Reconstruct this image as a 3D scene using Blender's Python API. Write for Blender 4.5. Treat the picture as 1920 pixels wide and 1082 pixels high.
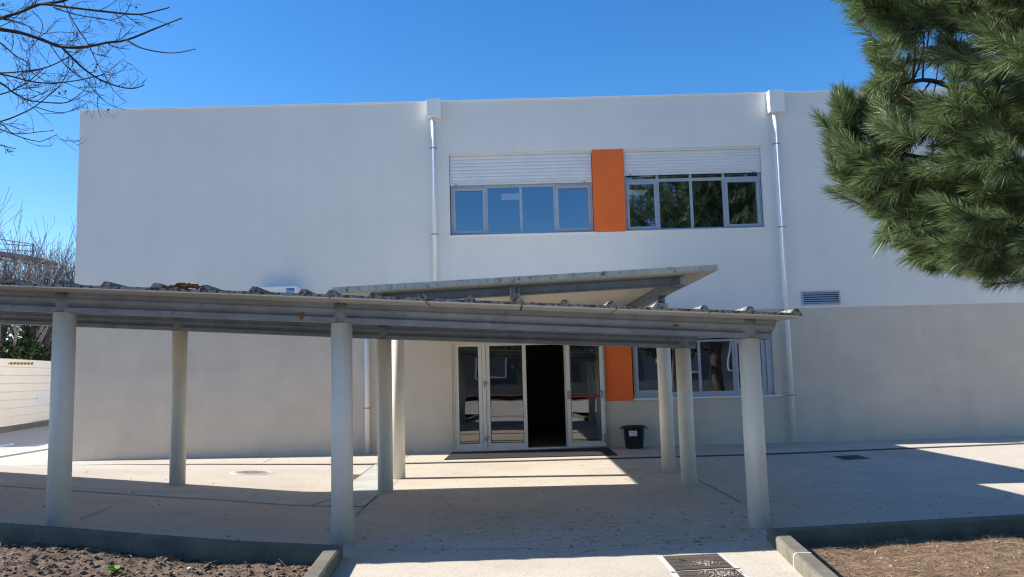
import bpy, bmesh, math, random
import numpy as np
from mathutils import Vector, Matrix, noise as mnoise

random.seed(7)
rng = np.random.default_rng(11)
R = math.radians
for o in list(bpy.data.objects):
    bpy.data.objects.remove(o)
S = bpy.context.scene
COL = S.collection

# ------------------------------------------------------------------ camera
EYE = Vector((0, 0, 1.75))
F_PX = 1500.0
PITCH, ROLL = math.atan(158 / 1500), 0.026
fwd = Vector((0, math.cos(PITCH), math.sin(PITCH)))
r0 = Vector((1, 0, 0)); u0 = Vector((0, -math.sin(PITCH), math.cos(PITCH)))
rc = r0 * math.cos(ROLL) - u0 * math.sin(ROLL)
uc = r0 * math.sin(ROLL) + u0 * math.cos(ROLL)
cam = bpy.data.cameras.new('camera')
cam.sensor_width = 36
cam.lens = 36 * F_PX / 1920
cam.clip_end = 3000
camo = bpy.data.objects.new('camera', cam)
COL.objects.link(camo)
mw = Matrix((( rc.x, uc.x, -fwd.x, EYE.x), (rc.y, uc.y, -fwd.y, EYE.y), (rc.z, uc.z, -fwd.z, EYE.z), (0, 0, 0, 1)))
camo.matrix_world = mw
S.camera = camo

# ------------------------------------------------------------------ world, sun, exposure
SUN_EL, SUN_AZ = 33.4, -85.2          # azimuth clockwise from +Y
w = bpy.data.worlds.new('World'); S.world = w; w.use_nodes = True
nt = w.node_tree
sky = nt.nodes.new('ShaderNodeTexSky'); sky.sky_type = 'NISHITA'; sky.sun_disc = False
sky.sun_elevation = R(SUN_EL); sky.sun_rotation = R(SUN_AZ)
sky.air_density = 1.0; sky.dust_density = 0.25; sky.ozone_density = 4.0; sky.altitude = 0
bg = nt.nodes['Background']; bg.inputs['Strength'].default_value = 0.09
hs = nt.nodes.new('ShaderNodeHueSaturation'); hs.inputs['Saturation'].default_value = 1.29; hs.inputs['Hue'].default_value = .504; hs.inputs['Value'].default_value = 1.14
nt.links.new(sky.outputs[0], hs.inputs['Color']); nt.links.new(hs.outputs[0], bg.inputs['Color'])
sl = bpy.data.lights.new('sun', 'SUN'); sl.energy = 5.0; sl.angle = R(0.53); sl.color = (1, .95, .86)
so = bpy.data.objects.new('sun', sl); COL.objects.link(so)
sd = Vector((math.sin(R(SUN_AZ)) * math.cos(R(SUN_EL)), math.cos(R(SUN_AZ)) * math.cos(R(SUN_EL)), math.sin(R(SUN_EL))))
so.rotation_euler = sd.to_track_quat('Z', 'Y').to_euler(); so.location = sd * 60
S.view_settings.view_transform = 'Standard'; S.view_settings.look = 'None'
S.view_settings.exposure = 1.0; S.view_settings.gamma = 1.0
S.cycles.use_denoising = True
S.cycles.filter_width = 1.2
S.cycles.max_bounces = 8; S.cycles.transparent_max_bounces = 12

# ------------------------------------------------------------------ pixel helpers (1920 x 1082 photograph)
def ray(px, py):
    return (fwd * F_PX + rc * (px - 960) + uc * (541 - py)).normalized()
def on_y(px, py, Y):
    d = ray(px, py); return EYE + d * ((Y - EYE.y) / d.y)
def on_z(px, py, z=0.0):
    d = ray(px, py); return EYE + d * ((z - EYE.z) / d.z)
WY = 18.5
def gz(x, y):
    """the paving climbs gently to the left along the walkway and flattens out towards the facade"""
    d = -1.75 - .27 * max(0, min(4.2, y - 8.2)) - x
    d = 0 if d <= 0 else (d * d / 1.2 if d < .6 else d - .3)
    wy = 1 if y < 12.4 else max(0, (17.6 - y) / 5.2)
    return min(.092 * d * wy, .75)
def gp_(px, py, h=0.0):
    z = h; q = on_z(px, py, z)
    for _ in range(40):
        z = .5 * z + .5 * (gz(q.x, q.y) + h); q = on_z(px, py, z)
    return q
def drape(o):
    off = Vector((0, 0, 0)); p_ = o
    while p_: off += p_.location; p_ = p_.parent
    for v in o.data.vertices: v.co.z += gz(v.co.x + off.x, v.co.y + off.y)
    o.data.update(); return o
def WX(px, py): return on_y(px, py, WY).x
def WZ(px, py): return on_y(px, py, WY).z

# ------------------------------------------------------------------ materials
def mat(name, c1, c2=None, scale=4.0, rough=.8, bump=0.0, bscale=40.0, metal=0.0, detail=6.0, lo=.35, hi=.65,
        c3=None, scale3=1.0, lo3=.55, hi3=.7, spec=.5, stretch=None):
    m = bpy.data.materials.new(name); m.use_nodes = True
    n = m.node_tree.nodes; l = m.node_tree.links
    b = n['Principled BSDF']
    b.inputs['Roughness'].default_value = rough; b.inputs['Metallic'].default_value = metal
    b.inputs['Specular IOR Level'].default_value = spec
    tc = n.new('ShaderNodeTexCoord'); vec = tc.outputs['Object']
    if stretch:
        mp = n.new('ShaderNodeMapping'); mp.inputs['Scale'].default_value = stretch
        l.new(vec, mp.inputs['Vector']); svec = mp.outputs[0]
    else: svec = vec
    c1 = (*c1, 1)
    if c2 is None: b.inputs['Base Color'].default_value = c1; last = None
    else:
        nz = n.new('ShaderNodeTexNoise'); nz.inputs['Scale'].default_value = scale; nz.inputs['Detail'].default_value = detail
        nz.inputs['Roughness'].default_value = .6
        l.new(svec, nz.inputs['Vector'])
        cr = n.new('ShaderNodeValToRGB'); cr.color_ramp.elements[0].position = lo; cr.color_ramp.elements[1].position = hi
        cr.color_ramp.elements[0].color = c1; cr.color_ramp.elements[1].color = (*c2, 1)
        l.new(nz.outputs['Fac'], cr.inputs[0]); last = cr.outputs[0]
        if c3 is not None:
            n3 = n.new('ShaderNodeTexNoise'); n3.inputs['Scale'].default_value = scale3; n3.inputs['Detail'].default_value = 7
            n3.inputs['Roughness'].default_value = .65
            l.new(vec, n3.inputs['Vector'])
            r3 = n.new('ShaderNodeMapRange'); r3.inputs[1].default_value = lo3; r3.inputs[2].default_value = hi3
            l.new(n3.outputs['Fac'], r3.inputs[0])
            mx = n.new('ShaderNodeMix'); mx.data_type = 'RGBA'
            l.new(r3.outputs[0], mx.inputs[0]); l.new(last, mx.inputs[6]); mx.inputs[7].default_value = (*c3, 1)
            last = mx.outputs[2]
        l.new(last, b.inputs['Base Color'])
    if bump:
        nb = n.new('ShaderNodeTexNoise'); nb.inputs['Scale'].default_value = bscale; nb.inputs['Detail'].default_value = 5
        l.new(vec, nb.inputs['Vector'])
        bp = n.new('ShaderNodeBump'); bp.inputs['Strength'].default_value = bump; bp.inputs['Distance'].default_value = .01
        l.new(nb.outputs['Fac'], bp.inputs['Height']); l.new(bp.outputs[0], b.inputs['Normal'])
    m['out'] = 1
    return m

def mat_brick(name, base, mortar, bw, bh, ms=.004, var=.04, rough=.75):
    m = mat(name, base, tuple(c * .9 for c in base), scale=1.3, rough=rough, bump=.12, bscale=90)
    n = m.node_tree.nodes; l = m.node_tree.links; b = n['Principled BSDF']
    prev = b.inputs['Base Color'].links[0].from_socket
    tc = n.new('ShaderNodeTexCoord'); sp = n.new('ShaderNodeSeparateXYZ'); cb = n.new('ShaderNodeCombineXYZ')
    l.new(tc.outputs['Object'], sp.inputs[0]); l.new(sp.outputs[0], cb.inputs[0]); l.new(sp.outputs[2], cb.inputs[1])
    br = n.new('ShaderNodeTexBrick'); l.new(cb.outputs[0], br.inputs['Vector'])
    br.inputs['Scale'].default_value = 1; br.inputs['Brick Width'].default_value = bw; br.inputs['Row Height'].default_value = bh
    br.inputs['Mortar Size'].default_value = ms; br.inputs['Mortar Smooth'].default_value = .3
    br.inputs['Color1'].default_value = (1, 1, 1, 1); br.inputs['Color2'].default_value = (1 - var, 1 - var, 1 - var * 1.3, 1)
    br.inputs['Mortar'].default_value = (*mortar, 1)
    mx = n.new('ShaderNodeMix'); mx.data_type = 'RGBA'; mx.blend_type = 'MULTIPLY'; mx.inputs[0].default_value = 1
    l.new(prev, mx.inputs[6]); l.new(br.outputs['Color'], mx.inputs[7]); l.new(mx.outputs[2], b.inputs['Base Color'])
    return m

def mat_paving(name, base, dark, light):
    """exposed aggregate: pale cement with small stones, soft blotches and faint stains"""
    m = bpy.data.materials.new(name); m.use_nodes = True
    n = m.node_tree.nodes; l = m.node_tree.links; b = n['Principled BSDF']
    b.inputs['Roughness'].default_value = .9; b.inputs['Specular IOR Level'].default_value = .25
    tc = n.new('ShaderNodeTexCoord')
    def nz(sc, det=4, ro=.6):
        t = n.new('ShaderNodeTexNoise'); t.inputs['Scale'].default_value = sc; t.inputs['Detail'].default_value = det
        t.inputs['Roughness'].default_value = ro; l.new(tc.outputs['Object'], t.inputs['Vector']); return t
    big = nz(.55, 6, .65); rp = n.new('ShaderNodeValToRGB')
    rp.color_ramp.elements[0].position = .36; rp.color_ramp.elements[1].position = .66
    rp.color_ramp.elements[0].color = (*base, 1); rp.color_ramp.elements[1].color = (*light, 1)
    l.new(big.outputs['Fac'], rp.inputs[0]); last = rp.outputs[0]
    def over(tex, lo, hi, col, fac):
        nonlocal last
        mr = n.new('ShaderNodeMapRange'); mr.inputs[1].default_value = lo; mr.inputs[2].default_value = hi; mr.inputs[4].default_value = fac
        l.new(tex, mr.inputs[0]); mx = n.new('ShaderNodeMix'); mx.data_type = 'RGBA'
        l.new(mr.outputs[0], mx.inputs[0]); l.new(last, mx.inputs[6]); mx.inputs[7].default_value = (*col, 1); last = mx.outputs[2]
    over(nz(2.1, 7, .7).outputs['Fac'], .56, .75, dark, .55)
    vo = n.new('ShaderNodeTexVoronoi'); vo.inputs['Scale'].default_value = 75; l.new(tc.outputs['Object'], vo.inputs['Vector'])
    sp = n.new('ShaderNodeSeparateColor'); l.new(vo.outputs['Color'], sp.inputs[0])
    over(sp.outputs[0], .72, .9, tuple(c * .6 for c in base), .35)
    over(sp.outputs[1], .75, .9, tuple(min(1, c * 1.2) for c in light), .4)
    over(nz(38, 3).outputs['Fac'], .64, .74, tuple(c * .5 for c in dark), .35)
    l.new(last, b.inputs['Base Color'])
    bp = n.new('ShaderNodeBump'); bp.inputs['Strength'].default_value = .25; bp.inputs['Distance'].default_value = .006
    l.new(vo.outputs['Distance'], bp.inputs['Height']); l.new(bp.outputs[0], b.inputs['Normal'])
    return m

def mat_glass(name, refl, tint, coat=(.95, .97, 1)):
    m = bpy.data.materials.new(name); m.use_nodes = True
    n = m.node_tree.nodes; l = m.node_tree.links; n.remove(n['Principled BSDF'])
    out = n['Material Output']
    tr = n.new('ShaderNodeBsdfTransparent'); tr.inputs[0].default_value = (*tint, 1)
    gl = n.new('ShaderNodeBsdfGlossy'); gl.inputs['Roughness'].default_value = 0.0; gl.inputs[0].default_value = (*coat, 1)
    fr = n.new('ShaderNodeFresnel'); fr.inputs[0].default_value = 1.5
    mr = n.new('ShaderNodeMapRange'); mr.inputs[3].default_value = refl; mr.inputs[4].default_value = 1.0
    l.new(fr.outputs[0], mr.inputs[0])
    # slight waviness of the panes
    tc = n.new('ShaderNodeTexCoord'); nz = n.new('ShaderNodeTexNoise'); nz.inputs['Scale'].default_value = 1.1; nz.inputs['Detail'].default_value = 1
    l.new(tc.outputs['Object'], nz.inputs['Vector'])
    bp = n.new('ShaderNodeBump'); bp.inputs['Strength'].default_value = .12; bp.inputs['Distance'].default_value = .02
    l.new(nz.outputs['Fac'], bp.inputs['Height']); l.new(bp.outputs[0], gl.inputs['Normal'])
    mx = n.new('ShaderNodeMixShader'); l.new(mr.outputs[0], mx.inputs[0]); l.new(tr.outputs[0], mx.inputs[1]); l.new(gl.outputs[0], mx.inputs[2])
    l.new(mx.outputs[0], out.inputs['Surface'])
    return m

def mat_leaf(name, dark, light, rough=.45, trans=.25, spec=.5):
    m = bpy.data.materials.new(name); m.use_nodes = True
    n = m.node_tree.nodes; l = m.node_tree.links; b = n['Principled BSDF']
    g = n.new('ShaderNodeNewGeometry'); cr = n.new('ShaderNodeValToRGB')
    cr.color_ramp.elements[0].color = (*dark, 1); cr.color_ramp.elements[1].color = (*light, 1)
    l.new(g.outputs['Random Per Island'], cr.inputs[0]); l.new(cr.outputs[0], b.inputs['Base Color'])
    b.inputs['Roughness'].default_value = rough; b.inputs['Specular IOR Level'].default_value = spec
    t = n.new('ShaderNodeBsdfTranslucent'); l.new(cr.outputs[0], t.inputs[0])
    mx = n.new('ShaderNodeMixShader'); mx.inputs[0].default_value = trans
    l.new(b.outputs[0], mx.inputs[1]); l.new(t.outputs[0], mx.inputs[2]); l.new(mx.outputs[0], n['Material Output'].inputs['Surface'])
    return m

MT = {}
MT['plaster'] = mat('white_plaster', (.775, .755, .72), (.71, .695, .665), scale=.7, rough=.85, bump=.08, bscale=160, lo=.3, hi=.75, spec=.2)
MT['clad'] = mat_brick('beige_cladding', (.63, .55, .455), (.90, .89, .88), 1.2, .5, .004, .035)
MT['orange'] = mat('orange_paint', (.90, .16, .022), (.80, .14, .02), scale=1.2, rough=.7, bump=.05, bscale=120)
MT['alu'] = mat('grey_window_frame', (.39, .435, .50), (.35, .395, .46), scale=3, rough=.4, metal=.15)
MT['door'] = mat('pale_door_frame', (.66, .64, .60), (.60, .58, .545), scale=3, rough=.45)
MT['shutter'] = mat('white_shutter', (.70, .70, .70), (.65, .65, .66), scale=2, rough=.5)
MT['pipe'] = mat('white_pipe', (.80, .80, .80), (.74, .745, .75), scale=2, rough=.7, spec=.25)
MT['coping'] = mat('pale_coping', (.82, .82, .81), (.76, .76, .75), scale=3, rough=.5)
MT['column'] = mat('cream_column_paint', (.80, .74, .645), (.73, .675, .59), scale=2.2, rough=.55, bump=.04, bscale=25, c3=(.50, .46, .40), scale3=1.7, lo3=.62, hi3=.85)
MT['galv'] = mat('galvanised_steel', (.18, .215, .265), (.265, .305, .36), scale=3, rough=.6, metal=.2, bump=.05, bscale=60,
                 c3=(.10, .11, .12), scale3=14, lo3=.6, hi3=.72, detail=8)
MT['rust'] = mat('rust', (.13, .065, .035), (.22, .11, .055), scale=30, rough=.95)
MT['rooftop'] = mat('lichen_roof_sheet', (.25, .245, .22), (.34, .33, .30), scale=14, rough=.95, bump=.2, bscale=80,
                    c3=(.05, .046, .036), scale3=26, lo3=.45, hi3=.58)
MT['soffit'] = mat('cream_soffit_panel', (.68, .63, .53), (.62, .575, .49), scale=1.4, rough=.6)
MT['fascia'] = mat('streaked_concrete_edge', (.66, .62, .52), (.48, .45, .38), scale=3, rough=.95, bump=.2, bscale=60,
                   stretch=(9, 9, .8), c3=(.12, .12, .10), scale3=9, lo3=.56, hi3=.72)
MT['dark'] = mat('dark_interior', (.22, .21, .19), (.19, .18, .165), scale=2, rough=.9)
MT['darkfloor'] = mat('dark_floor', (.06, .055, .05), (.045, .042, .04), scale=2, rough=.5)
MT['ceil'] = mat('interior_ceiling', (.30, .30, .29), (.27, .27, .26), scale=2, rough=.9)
MT['glass'] = mat_glass('tinted_glass', .30, (.045, .05, .055), (.70, .84, 1))
MT['dglass'] = mat_glass('door_glass', .13, (.42, .43, .42))
MT['red'] = mat('red_bar_paint', (.45, .03, .02), (.38, .025, .02), scale=6, rough=.4)
MT['steel'] = mat('brushed_steel', (.36, .36, .37), (.28, .28, .29), scale=20, rough=.35, metal=.8)
MT['black'] = mat('black_plastic', (.012, .012, .013), (.02, .02, .021), scale=8, rough=.45)
MT['rubber'] = mat('black_mat_rubber', (.010, .010, .010), (.017, .016, .016), scale=60, rough=.9, bump=.4, bscale=150)
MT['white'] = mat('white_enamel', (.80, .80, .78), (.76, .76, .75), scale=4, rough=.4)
MT['paper'] = mat('paper', (.72, .70, .80), (.66, .64, .76), scale=10, rough=.9)
MT['ink'] = mat('ink', (.16, .13, .26), (.2, .17, .3), scale=10, rough=.9)
MT['blue'] = mat('blue_label', (.02, .13, .45), (.02, .12, .42), scale=6, rough=.4)
MT['paving'] = mat_paving('aggregate_concrete', (.465, .405, .335), (.34, .28, .225), (.545, .485, .41))
MT['smooth'] = mat('smooth_concrete', (.47, .465, .43), (.39, .385, .355), scale=1.6, rough=.9, bump=.1, bscale=70, c3=(.28, .27, .25), scale3=3, lo3=.58, hi3=.75)
MT['kerb'] = mat('kerb_concrete', (.17, .158, .122), (.11, .102, .08), scale=4, rough=.95, bump=.2, bscale=90, c3=(.40, .39, .35), scale3=2.2, lo3=.66, hi3=.8)
MT['mortar'] = mat('white_mortar', (.60, .57, .52), (.50, .475, .43), scale=20, rough=.95)
MT['joint'] = mat('joint_gap', (.10, .085, .07), (.16, .14, .12), scale=6, rough=1)
MT['asphalt'] = mat('worn_asphalt', (.34, .32, .29), (.40, .38, .35), scale=3, rough=.95, bump=.2, bscale=120)
MT['paint'] = mat('road_paint', (.72, .72, .70), (.6, .6, .58), scale=8, rough=.8)
MT['earth'] = mat('dry_earth', (.13, .10, .07), (.17, .13, .09), scale=.2, rough=1)
MT['soil_l'] = mat('dark_soil', (.085, .055, .037), (.19, .134, .095), scale=5, rough=1, bump=.9, bscale=70, c3=(.03, .022, .017), scale3=9, lo3=.5, hi3=.66)
MT['soil_r'] = mat('litter_soil', (.13, .08, .048), (.22, .145, .09), scale=6, rough=1, bump=.9, bscale=80, c3=(.075, .05, .033), scale3=8, lo3=.52, hi3=.68)
MT['clod'] = mat_leaf('soil_clods', (.04, .027, .019), (.26, .185, .135), rough=1, trans=0, spec=.1)
MT['litter'] = mat_leaf('dry_needles', (.10, .055, .03), (.38, .27, .16), rough=.9, trans=0, spec=.2)
MT['ndark'] = mat_leaf('fallen_needles', (.03, .022, .016), (.09, .06, .04), rough=.9, trans=0, spec=.2)
MT['pebble'] = mat_leaf('pebbles', (.14, .11, .08), (.48, .41, .32), rough=.9, trans=0, spec=.2)
MT['grate'] = mat('rusty_iron', (.055, .047, .042), (.09, .072, .06), scale=7, rough=.85, bump=.2, bscale=60, c3=(.14, .07, .04), scale3=5, lo3=.56, hi3=.75)
MT['iron'] = mat('grey_iron', (.50, .46, .41), (.25, .23, .205), scale=26, rough=.85, bump=.4, bscale=60)
MT['drain'] = mat('drain_plastic', (.085, .08, .078), (.13, .122, .115), scale=10, rough=.6)
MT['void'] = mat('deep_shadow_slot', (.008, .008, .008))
MT['bark'] = mat('dark_bark', (.022, .016, .013), (.04, .03, .024), scale=18, rough=.95, bump=.4, bscale=60)
MT['bark_pale'] = mat('pale_bark', (.30, .25, .225), (.17, .135, .12), scale=9, rough=.95)
MT['bark_grey'] = mat('grey_bark', (.165, .135, .125), (.10, .08, .075), scale=9, rough=.95)
MT['bark_pine'] = mat('pine_bark', (.10, .055, .035), (.06, .037, .027), scale=16, rough=.95, bump=.5, bscale=40)
MT['needle'] = mat_leaf('pine_needles', (.014, .034, .011), (.25, .335, .135), rough=.42, trans=.28, spec=.5)
MT['leaf'] = mat_leaf('shrub_leaves', (.014, .034, .010), (.075, .115, .025), rough=.5, trans=.25)
MT['weed'] = mat_leaf('weed_leaves', (.07, .17, .02), (.20, .34, .05), rough=.5, trans=.3)
MT['drygrass'] = mat_leaf('dry_grass', (.14, .14, .05), (.40, .36, .18), rough=.7, trans=.2)
MT['deadleaf'] = mat('dead_leaf', (.12, .06, .028), (.21, .11, .05), scale=25, rough=.9)
MT['hoard'] = mat('cream_hoarding', (.90, .815, .70), (.87, .785, .67), scale=1.2, rough=.6)
MT['hyel'] = mat('hazard_yellow', (.65, .38, .03))
MT['purple'] = mat('mauve_fascia', (.34, .235, .25), (.29, .2, .21), scale=2, rough=.7)
MT['greywall'] = mat('grey_render', (.13, .135, .14), (.11, .115, .12), scale=.6, rough=.9)
MT['lamp'] = None
m = bpy.data.materials.new('ceiling_lamp'); m.use_nodes = True
e = m.node_tree.nodes['Principled BSDF']; e.inputs['Base Color'].default_value = (.8, .8, .75, 1)
e.inputs['Emission Color'].default_value = (1, .95, .8, 1); e.inputs['Emission Strength'].default_value = 1.1
MT['lamp'] = m

def streaks(m, amount, sx, sz, tint):
    n = m.node_tree.nodes; l = m.node_tree.links; b = n['Principled BSDF']
    prev = b.inputs['Base Color'].links[0].from_socket
    tc = n.new('ShaderNodeTexCoord'); mp = n.new('ShaderNodeMapping'); mp.inputs['Scale'].default_value = (sx, sx, sz)
    l.new(tc.outputs['Object'], mp.inputs['Vector'])
    nz = n.new('ShaderNodeTexNoise'); nz.inputs['Scale'].default_value = 1; nz.inputs['Detail'].default_value = 6; nz.inputs['Roughness'].default_value = .65
    l.new(mp.outputs[0], nz.inputs['Vector'])
    mr = n.new('ShaderNodeMapRange'); mr.inputs[1].default_value = .5; mr.inputs[2].default_value = .75; mr.inputs[4].default_value = amount
    l.new(nz.outputs['Fac'], mr.inputs[0]); mx = n.new('ShaderNodeMix'); mx.data_type = 'RGBA'
    l.new(mr.outputs[0], mx.inputs[0]); l.new(prev, mx.inputs[6]); mx.inputs[7].default_value = (*tint, 1); l.new(mx.outputs[2], b.inputs['Base Color'])
streaks(MT['plaster'], .22, 2.6, .16, (.60, .59, .56))
streaks(MT['clad'], .35, 1.3, .5, (.44, .39, .33))
streaks(MT['column'], .4, 7, .9, (.52, .48, .41))

# ------------------------------------------------------------------ object helpers
def empty(name, loc, label=None, cat=None, group=None):
    o = bpy.data.objects.new(name, None); COL.objects.link(o); o.location = loc; o.empty_display_size = .2
    if label: o['label'] = label; o['category'] = cat
    if group: o['group'] = group
    return o
def world_loc(o):
    v = Vector((0, 0, 0))
    while o: v += o.location; o = o.parent
    return v
def link(name, me, m, parent=None, label=None, cat=None, group=None, kind=None, origin=None):
    me.name = name
    o = bpy.data.objects.new(name, me); COL.objects.link(o)
    if m is not None and not me.materials: me.materials.append(m)
    if parent is not None:
        o.parent = parent; me.transform(Matrix.Translation(-world_loc(parent)))
    elif origin is not None:
        o.location = origin; me.transform(Matrix.Translation(-Vector(origin)))
    if label: o['label'] = label
    if cat: o['category'] = cat
    if group: o['group'] = group
    if kind: o['kind'] = kind
    return o
def finish(bm, smooth=False, recalc=True):
    if recalc: bmesh.ops.recalc_face_normals(bm, faces=bm.faces)
    me = bpy.data.meshes.new('m'); bm.to_mesh(me); bm.free()
    if smooth: me.polygons.foreach_set('use_smooth', [True] * len(me.polygons))
    return me
def box(bm, x0, x1, y0, y1, z0, z1, bev=0.0):
    vs = [bm.verts.new((x, y, z)) for x in (x0, x1) for y in (y0, y1) for z in (z0, z1)]
    fs = [bm.faces.new([vs[i] for i in q]) for q in ((0, 1, 3, 2), (4, 6, 7, 5), (0, 4, 5, 1), (2, 3, 7, 6), (0, 2, 6, 4), (1, 5, 7, 3))]
    if bev:
        es = list({e for f in fs for e in f.edges})
        bmesh.ops.bevel(bm, geom=es, offset=bev, segments=2, affect='EDGES', profile=.5)
def prism(bm, pts, z0, z1):
    a = [bm.verts.new((p[0], p[1], z0)) for p in pts]; b = [bm.verts.new((p[0], p[1], z1)) for p in pts]
    n = len(pts); bm.faces.new(a[::-1]); bm.faces.new(b)
    for i in range(n): bm.faces.new((a[i], a[(i + 1) % n], b[(i + 1) % n], b[i]))
def slab(bm, A, B, C_, D, t):
    """sheet with corners A..D (top) and thickness t downwards"""
    top = [bm.verts.new(p) for p in (A, B, C_, D)]; bot = [bm.verts.new(Vector(p) - Vector((0, 0, t))) for p in (A, B, C_, D)]
    bm.faces.new(top); bm.faces.new(bot[::-1])
    for i in range(4): bm.faces.new((top[i], bot[i], bot[(i + 1) % 4], top[(i + 1) % 4]))
def cyl(bm, x, y, z0, z1, r0_, r1_=None, n=32, caps=True):
    r1_ = r0_ if r1_ is None else r1_
    a = [bm.verts.new((x + r0_ * math.cos(2 * math.pi * i / n), y + r0_ * math.sin(2 * math.pi * i / n), z0)) for i in range(n)]
    b = [bm.verts.new((x + r1_ * math.cos(2 * math.pi * i / n), y + r1_ * math.sin(2 * math.pi * i / n), z1)) for i in range(n)]
    for i in range(n): bm.faces.new((a[i], a[(i + 1) % n], b[(i + 1) % n], b[i])).smooth = True
    if caps: bm.faces.new(a[::-1]); bm.faces.new(b)
def lathe(bm, x, y, prof, n=32):
    rings = []
    for r, z in prof:
        rings.append([bm.verts.new((x + r * math.cos(2 * math.pi * i / n), y + r * math.sin(2 * math.pi * i / n), z)) for i in range(n)])
    for a, b in zip(rings, rings[1:]):
        for i in range(n): bm.faces.new((a[i], a[(i + 1) % n], b[(i + 1) % n], b[i])).smooth = True
    bm.faces.new(rings[0][::-1]); bm.faces.new(rings[-1])
def extrude_profile(bm, prof, A, B, side, up=Vector((0, 0, 1))):
    """closed profile of (out, height) swept from A to B; side = unit horizontal vector for 'out'"""
    a = [bm.verts.new(A + side * p[0] + up * p[1]) for p in prof]; b = [bm.verts.new(B + side * p[0] + up * p[1]) for p in prof]
    n = len(prof)
    for i in range(n): bm.faces.new((a[i], a[(i + 1) % n], b[(i + 1) % n], b[i]))
    bm.faces.new(a[::-1]); bm.faces.new(b)
def B_(name, fn, m, parent=None, smooth=False, **k):
    bm = bmesh.new(); fn(bm); return link(name, finish(bm, smooth), m, parent, **k)
def mesh_np(name, verts, faces_flat, loops_per):
    me = bpy.data.meshes.new(name); nv = len(verts)
    me.vertices.add(nv); me.vertices.foreach_set('co', np.asarray(verts, np.float32).ravel())
    nl = len(faces_flat); me.loops.add(nl); me.loops.foreach_set('vertex_index', np.asarray(faces_flat, np.int32))
    lp = np.asarray(loops_per, np.int32); st = np.concatenate([[0], np.cumsum(lp)[:-1]]).astype(np.int32)
    me.polygons.add(len(lp)); me.polygons.foreach_set('loop_start', st); me.polygons.foreach_set('loop_total', lp)
    me.update(calc_edges=True); me.validate(); return me

class Tubes:
    def __init__(s): s.v = []; s.f = []; s.n = []
    def add(s, pts, radii, sides=5):
        base = len(s.v); k = len(pts)
        for i, p in enumerate(pts):
            t = (pts[min(i + 1, k - 1)] - pts[max(i - 1, 0)])
            if t.length < 1e-6: t = Vector((0, 0, 1))
            t.normalize(); a = t.cross(Vector((.3, .9, .2))); a.normalize(); b = t.cross(a)
            for j in range(sides):
                an = 2 * math.pi * j / sides; q = p + (a * math.cos(an) + b * math.sin(an)) * radii[i]
                s.v.append((q.x, q.y, q.z))
        for i in range(k - 1):
            for j in range(sides):
                s.f += [base + i * sides + j, base + i * sides + (j + 1) % sides, base + (i + 1) * sides + (j + 1) % sides, base + (i + 1) * sides + j]; s.n.append(4)
        s.f += [base + (k - 1) * sides + j for j in range(sides)]; s.n.append(sides)
    def mesh(s, smooth=True):
        me = mesh_np('t', s.v, s.f, s.n)
        if smooth: me.polygons.foreach_set('use_smooth', [True] * len(me.polygons))
        return me

# ------------------------------------------------------------------ setting: ground, paving, road
def sheet(name, pts, z, m, **k):
    bm = bmesh.new(); bm.faces.new([bm.verts.new((p[0], p[1], z)) for p in pts]); bmesh.ops.recalc_face_normals(bm, faces=bm.faces)
    me = finish(bm, recalc=False)
    if me.polygons[0].normal.z < 0: me.flip_normals()
    return link(name, me, m, kind='structure', **k)
sheet('ground', [(-900, -900), (900, -900), (900, 900), (-900, 900)], -.4, MT['earth'])
# (the paving sheet is laid after the kerb lines are known)
sheet('road', [(-21.5, 19), (-14.2, 19), (-14.2, 70), (-30, 70)], .005, MT['asphalt'])
p = [on_z(-40, 842), on_z(26, 831), on_z(26, 834.5), on_z(-40, 846)]
sheet('road_marking', p, .009, MT['paint'])
# pale strip beside the road and its slot
sheet('concrete_strip', [(-14.2, 14), (-12.9, 14), (-12.9, 42), (-14.2, 42)], .008, MT['smooth'])
sheet('strip_slot', [(-12.9, 14), (-12.62, 14), (-12.62, 42), (-12.9, 42)], .009, MT['drain'])

# smooth grey band flush with the paving: along the covered walkway, then turning to the door
ga = [gp_(-60, 905), gp_(220, 917), gp_(430, 925), gp_(640, 934.5), gp_(690, 936.5)]
gb = [gp_(-60, 908), gp_(220, 927), gp_(430, 940), gp_(610, 950), gp_(684, 951)]
band = bmesh.new()
for i in range(len(ga) - 1):
    band.faces.new([band.verts.new((q.x, q.y, .008)) for q in (gb[i], gb[i + 1], ga[i + 1], ga[i])])
q = [gp_(646, 912), gp_(706, 868), gp_(744, 868), gp_(744, 903), gp_(706, 934), gp_(684, 951), gp_(646, 951)]
band.faces.new([band.verts.new((a.x, a.y, .0085)) for a in q])
bmesh.ops.subdivide_edges(band, edges=band.edges, cuts=7, use_grid_fill=True)
drape(link('smooth_band', finish(band), MT['smooth'], kind='structure'))

jt = bmesh.new()
def jline(pts, wd=.012, z=.0125):
    for a, b in zip(pts, pts[1:]):
        a = Vector((a.x, a.y, z)); b = Vector((b.x, b.y, z)); s_ = (b - a).normalized().cross(Vector((0, 0, 1))) * wd / 2
        jt.faces.new([jt.verts.new(v) for v in (a - s_, b - s_, b + s_, a + s_)])
P = gp_
jline([P(610, 950), P(684, 951), P(706, 931)], .022)
jline([P(684, 951), P(668, 968)], .012)
jline(gb[:4], .012)
jline([P(585, 950), P(622, 936)], .02); jline([P(456, 942), P(490, 924)], .008)
jline([P(646, 943), P(700, 935)], .01); jline([P(668, 901), P(720, 901)], .01)
jline([P(655, 907), P(706, 869)], .01)
jline([P(492, 868), P(512, 858)], .01); jline([P(760, 858), P(772, 850)], .01)
jline([P(1308, 900), P(1390, 944)], .016)
jline([P(1268, 872), P(1278, 880)], .012)
jline([P(1440, 893), P(1640, 884), P(1830, 880)], .01)
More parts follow.
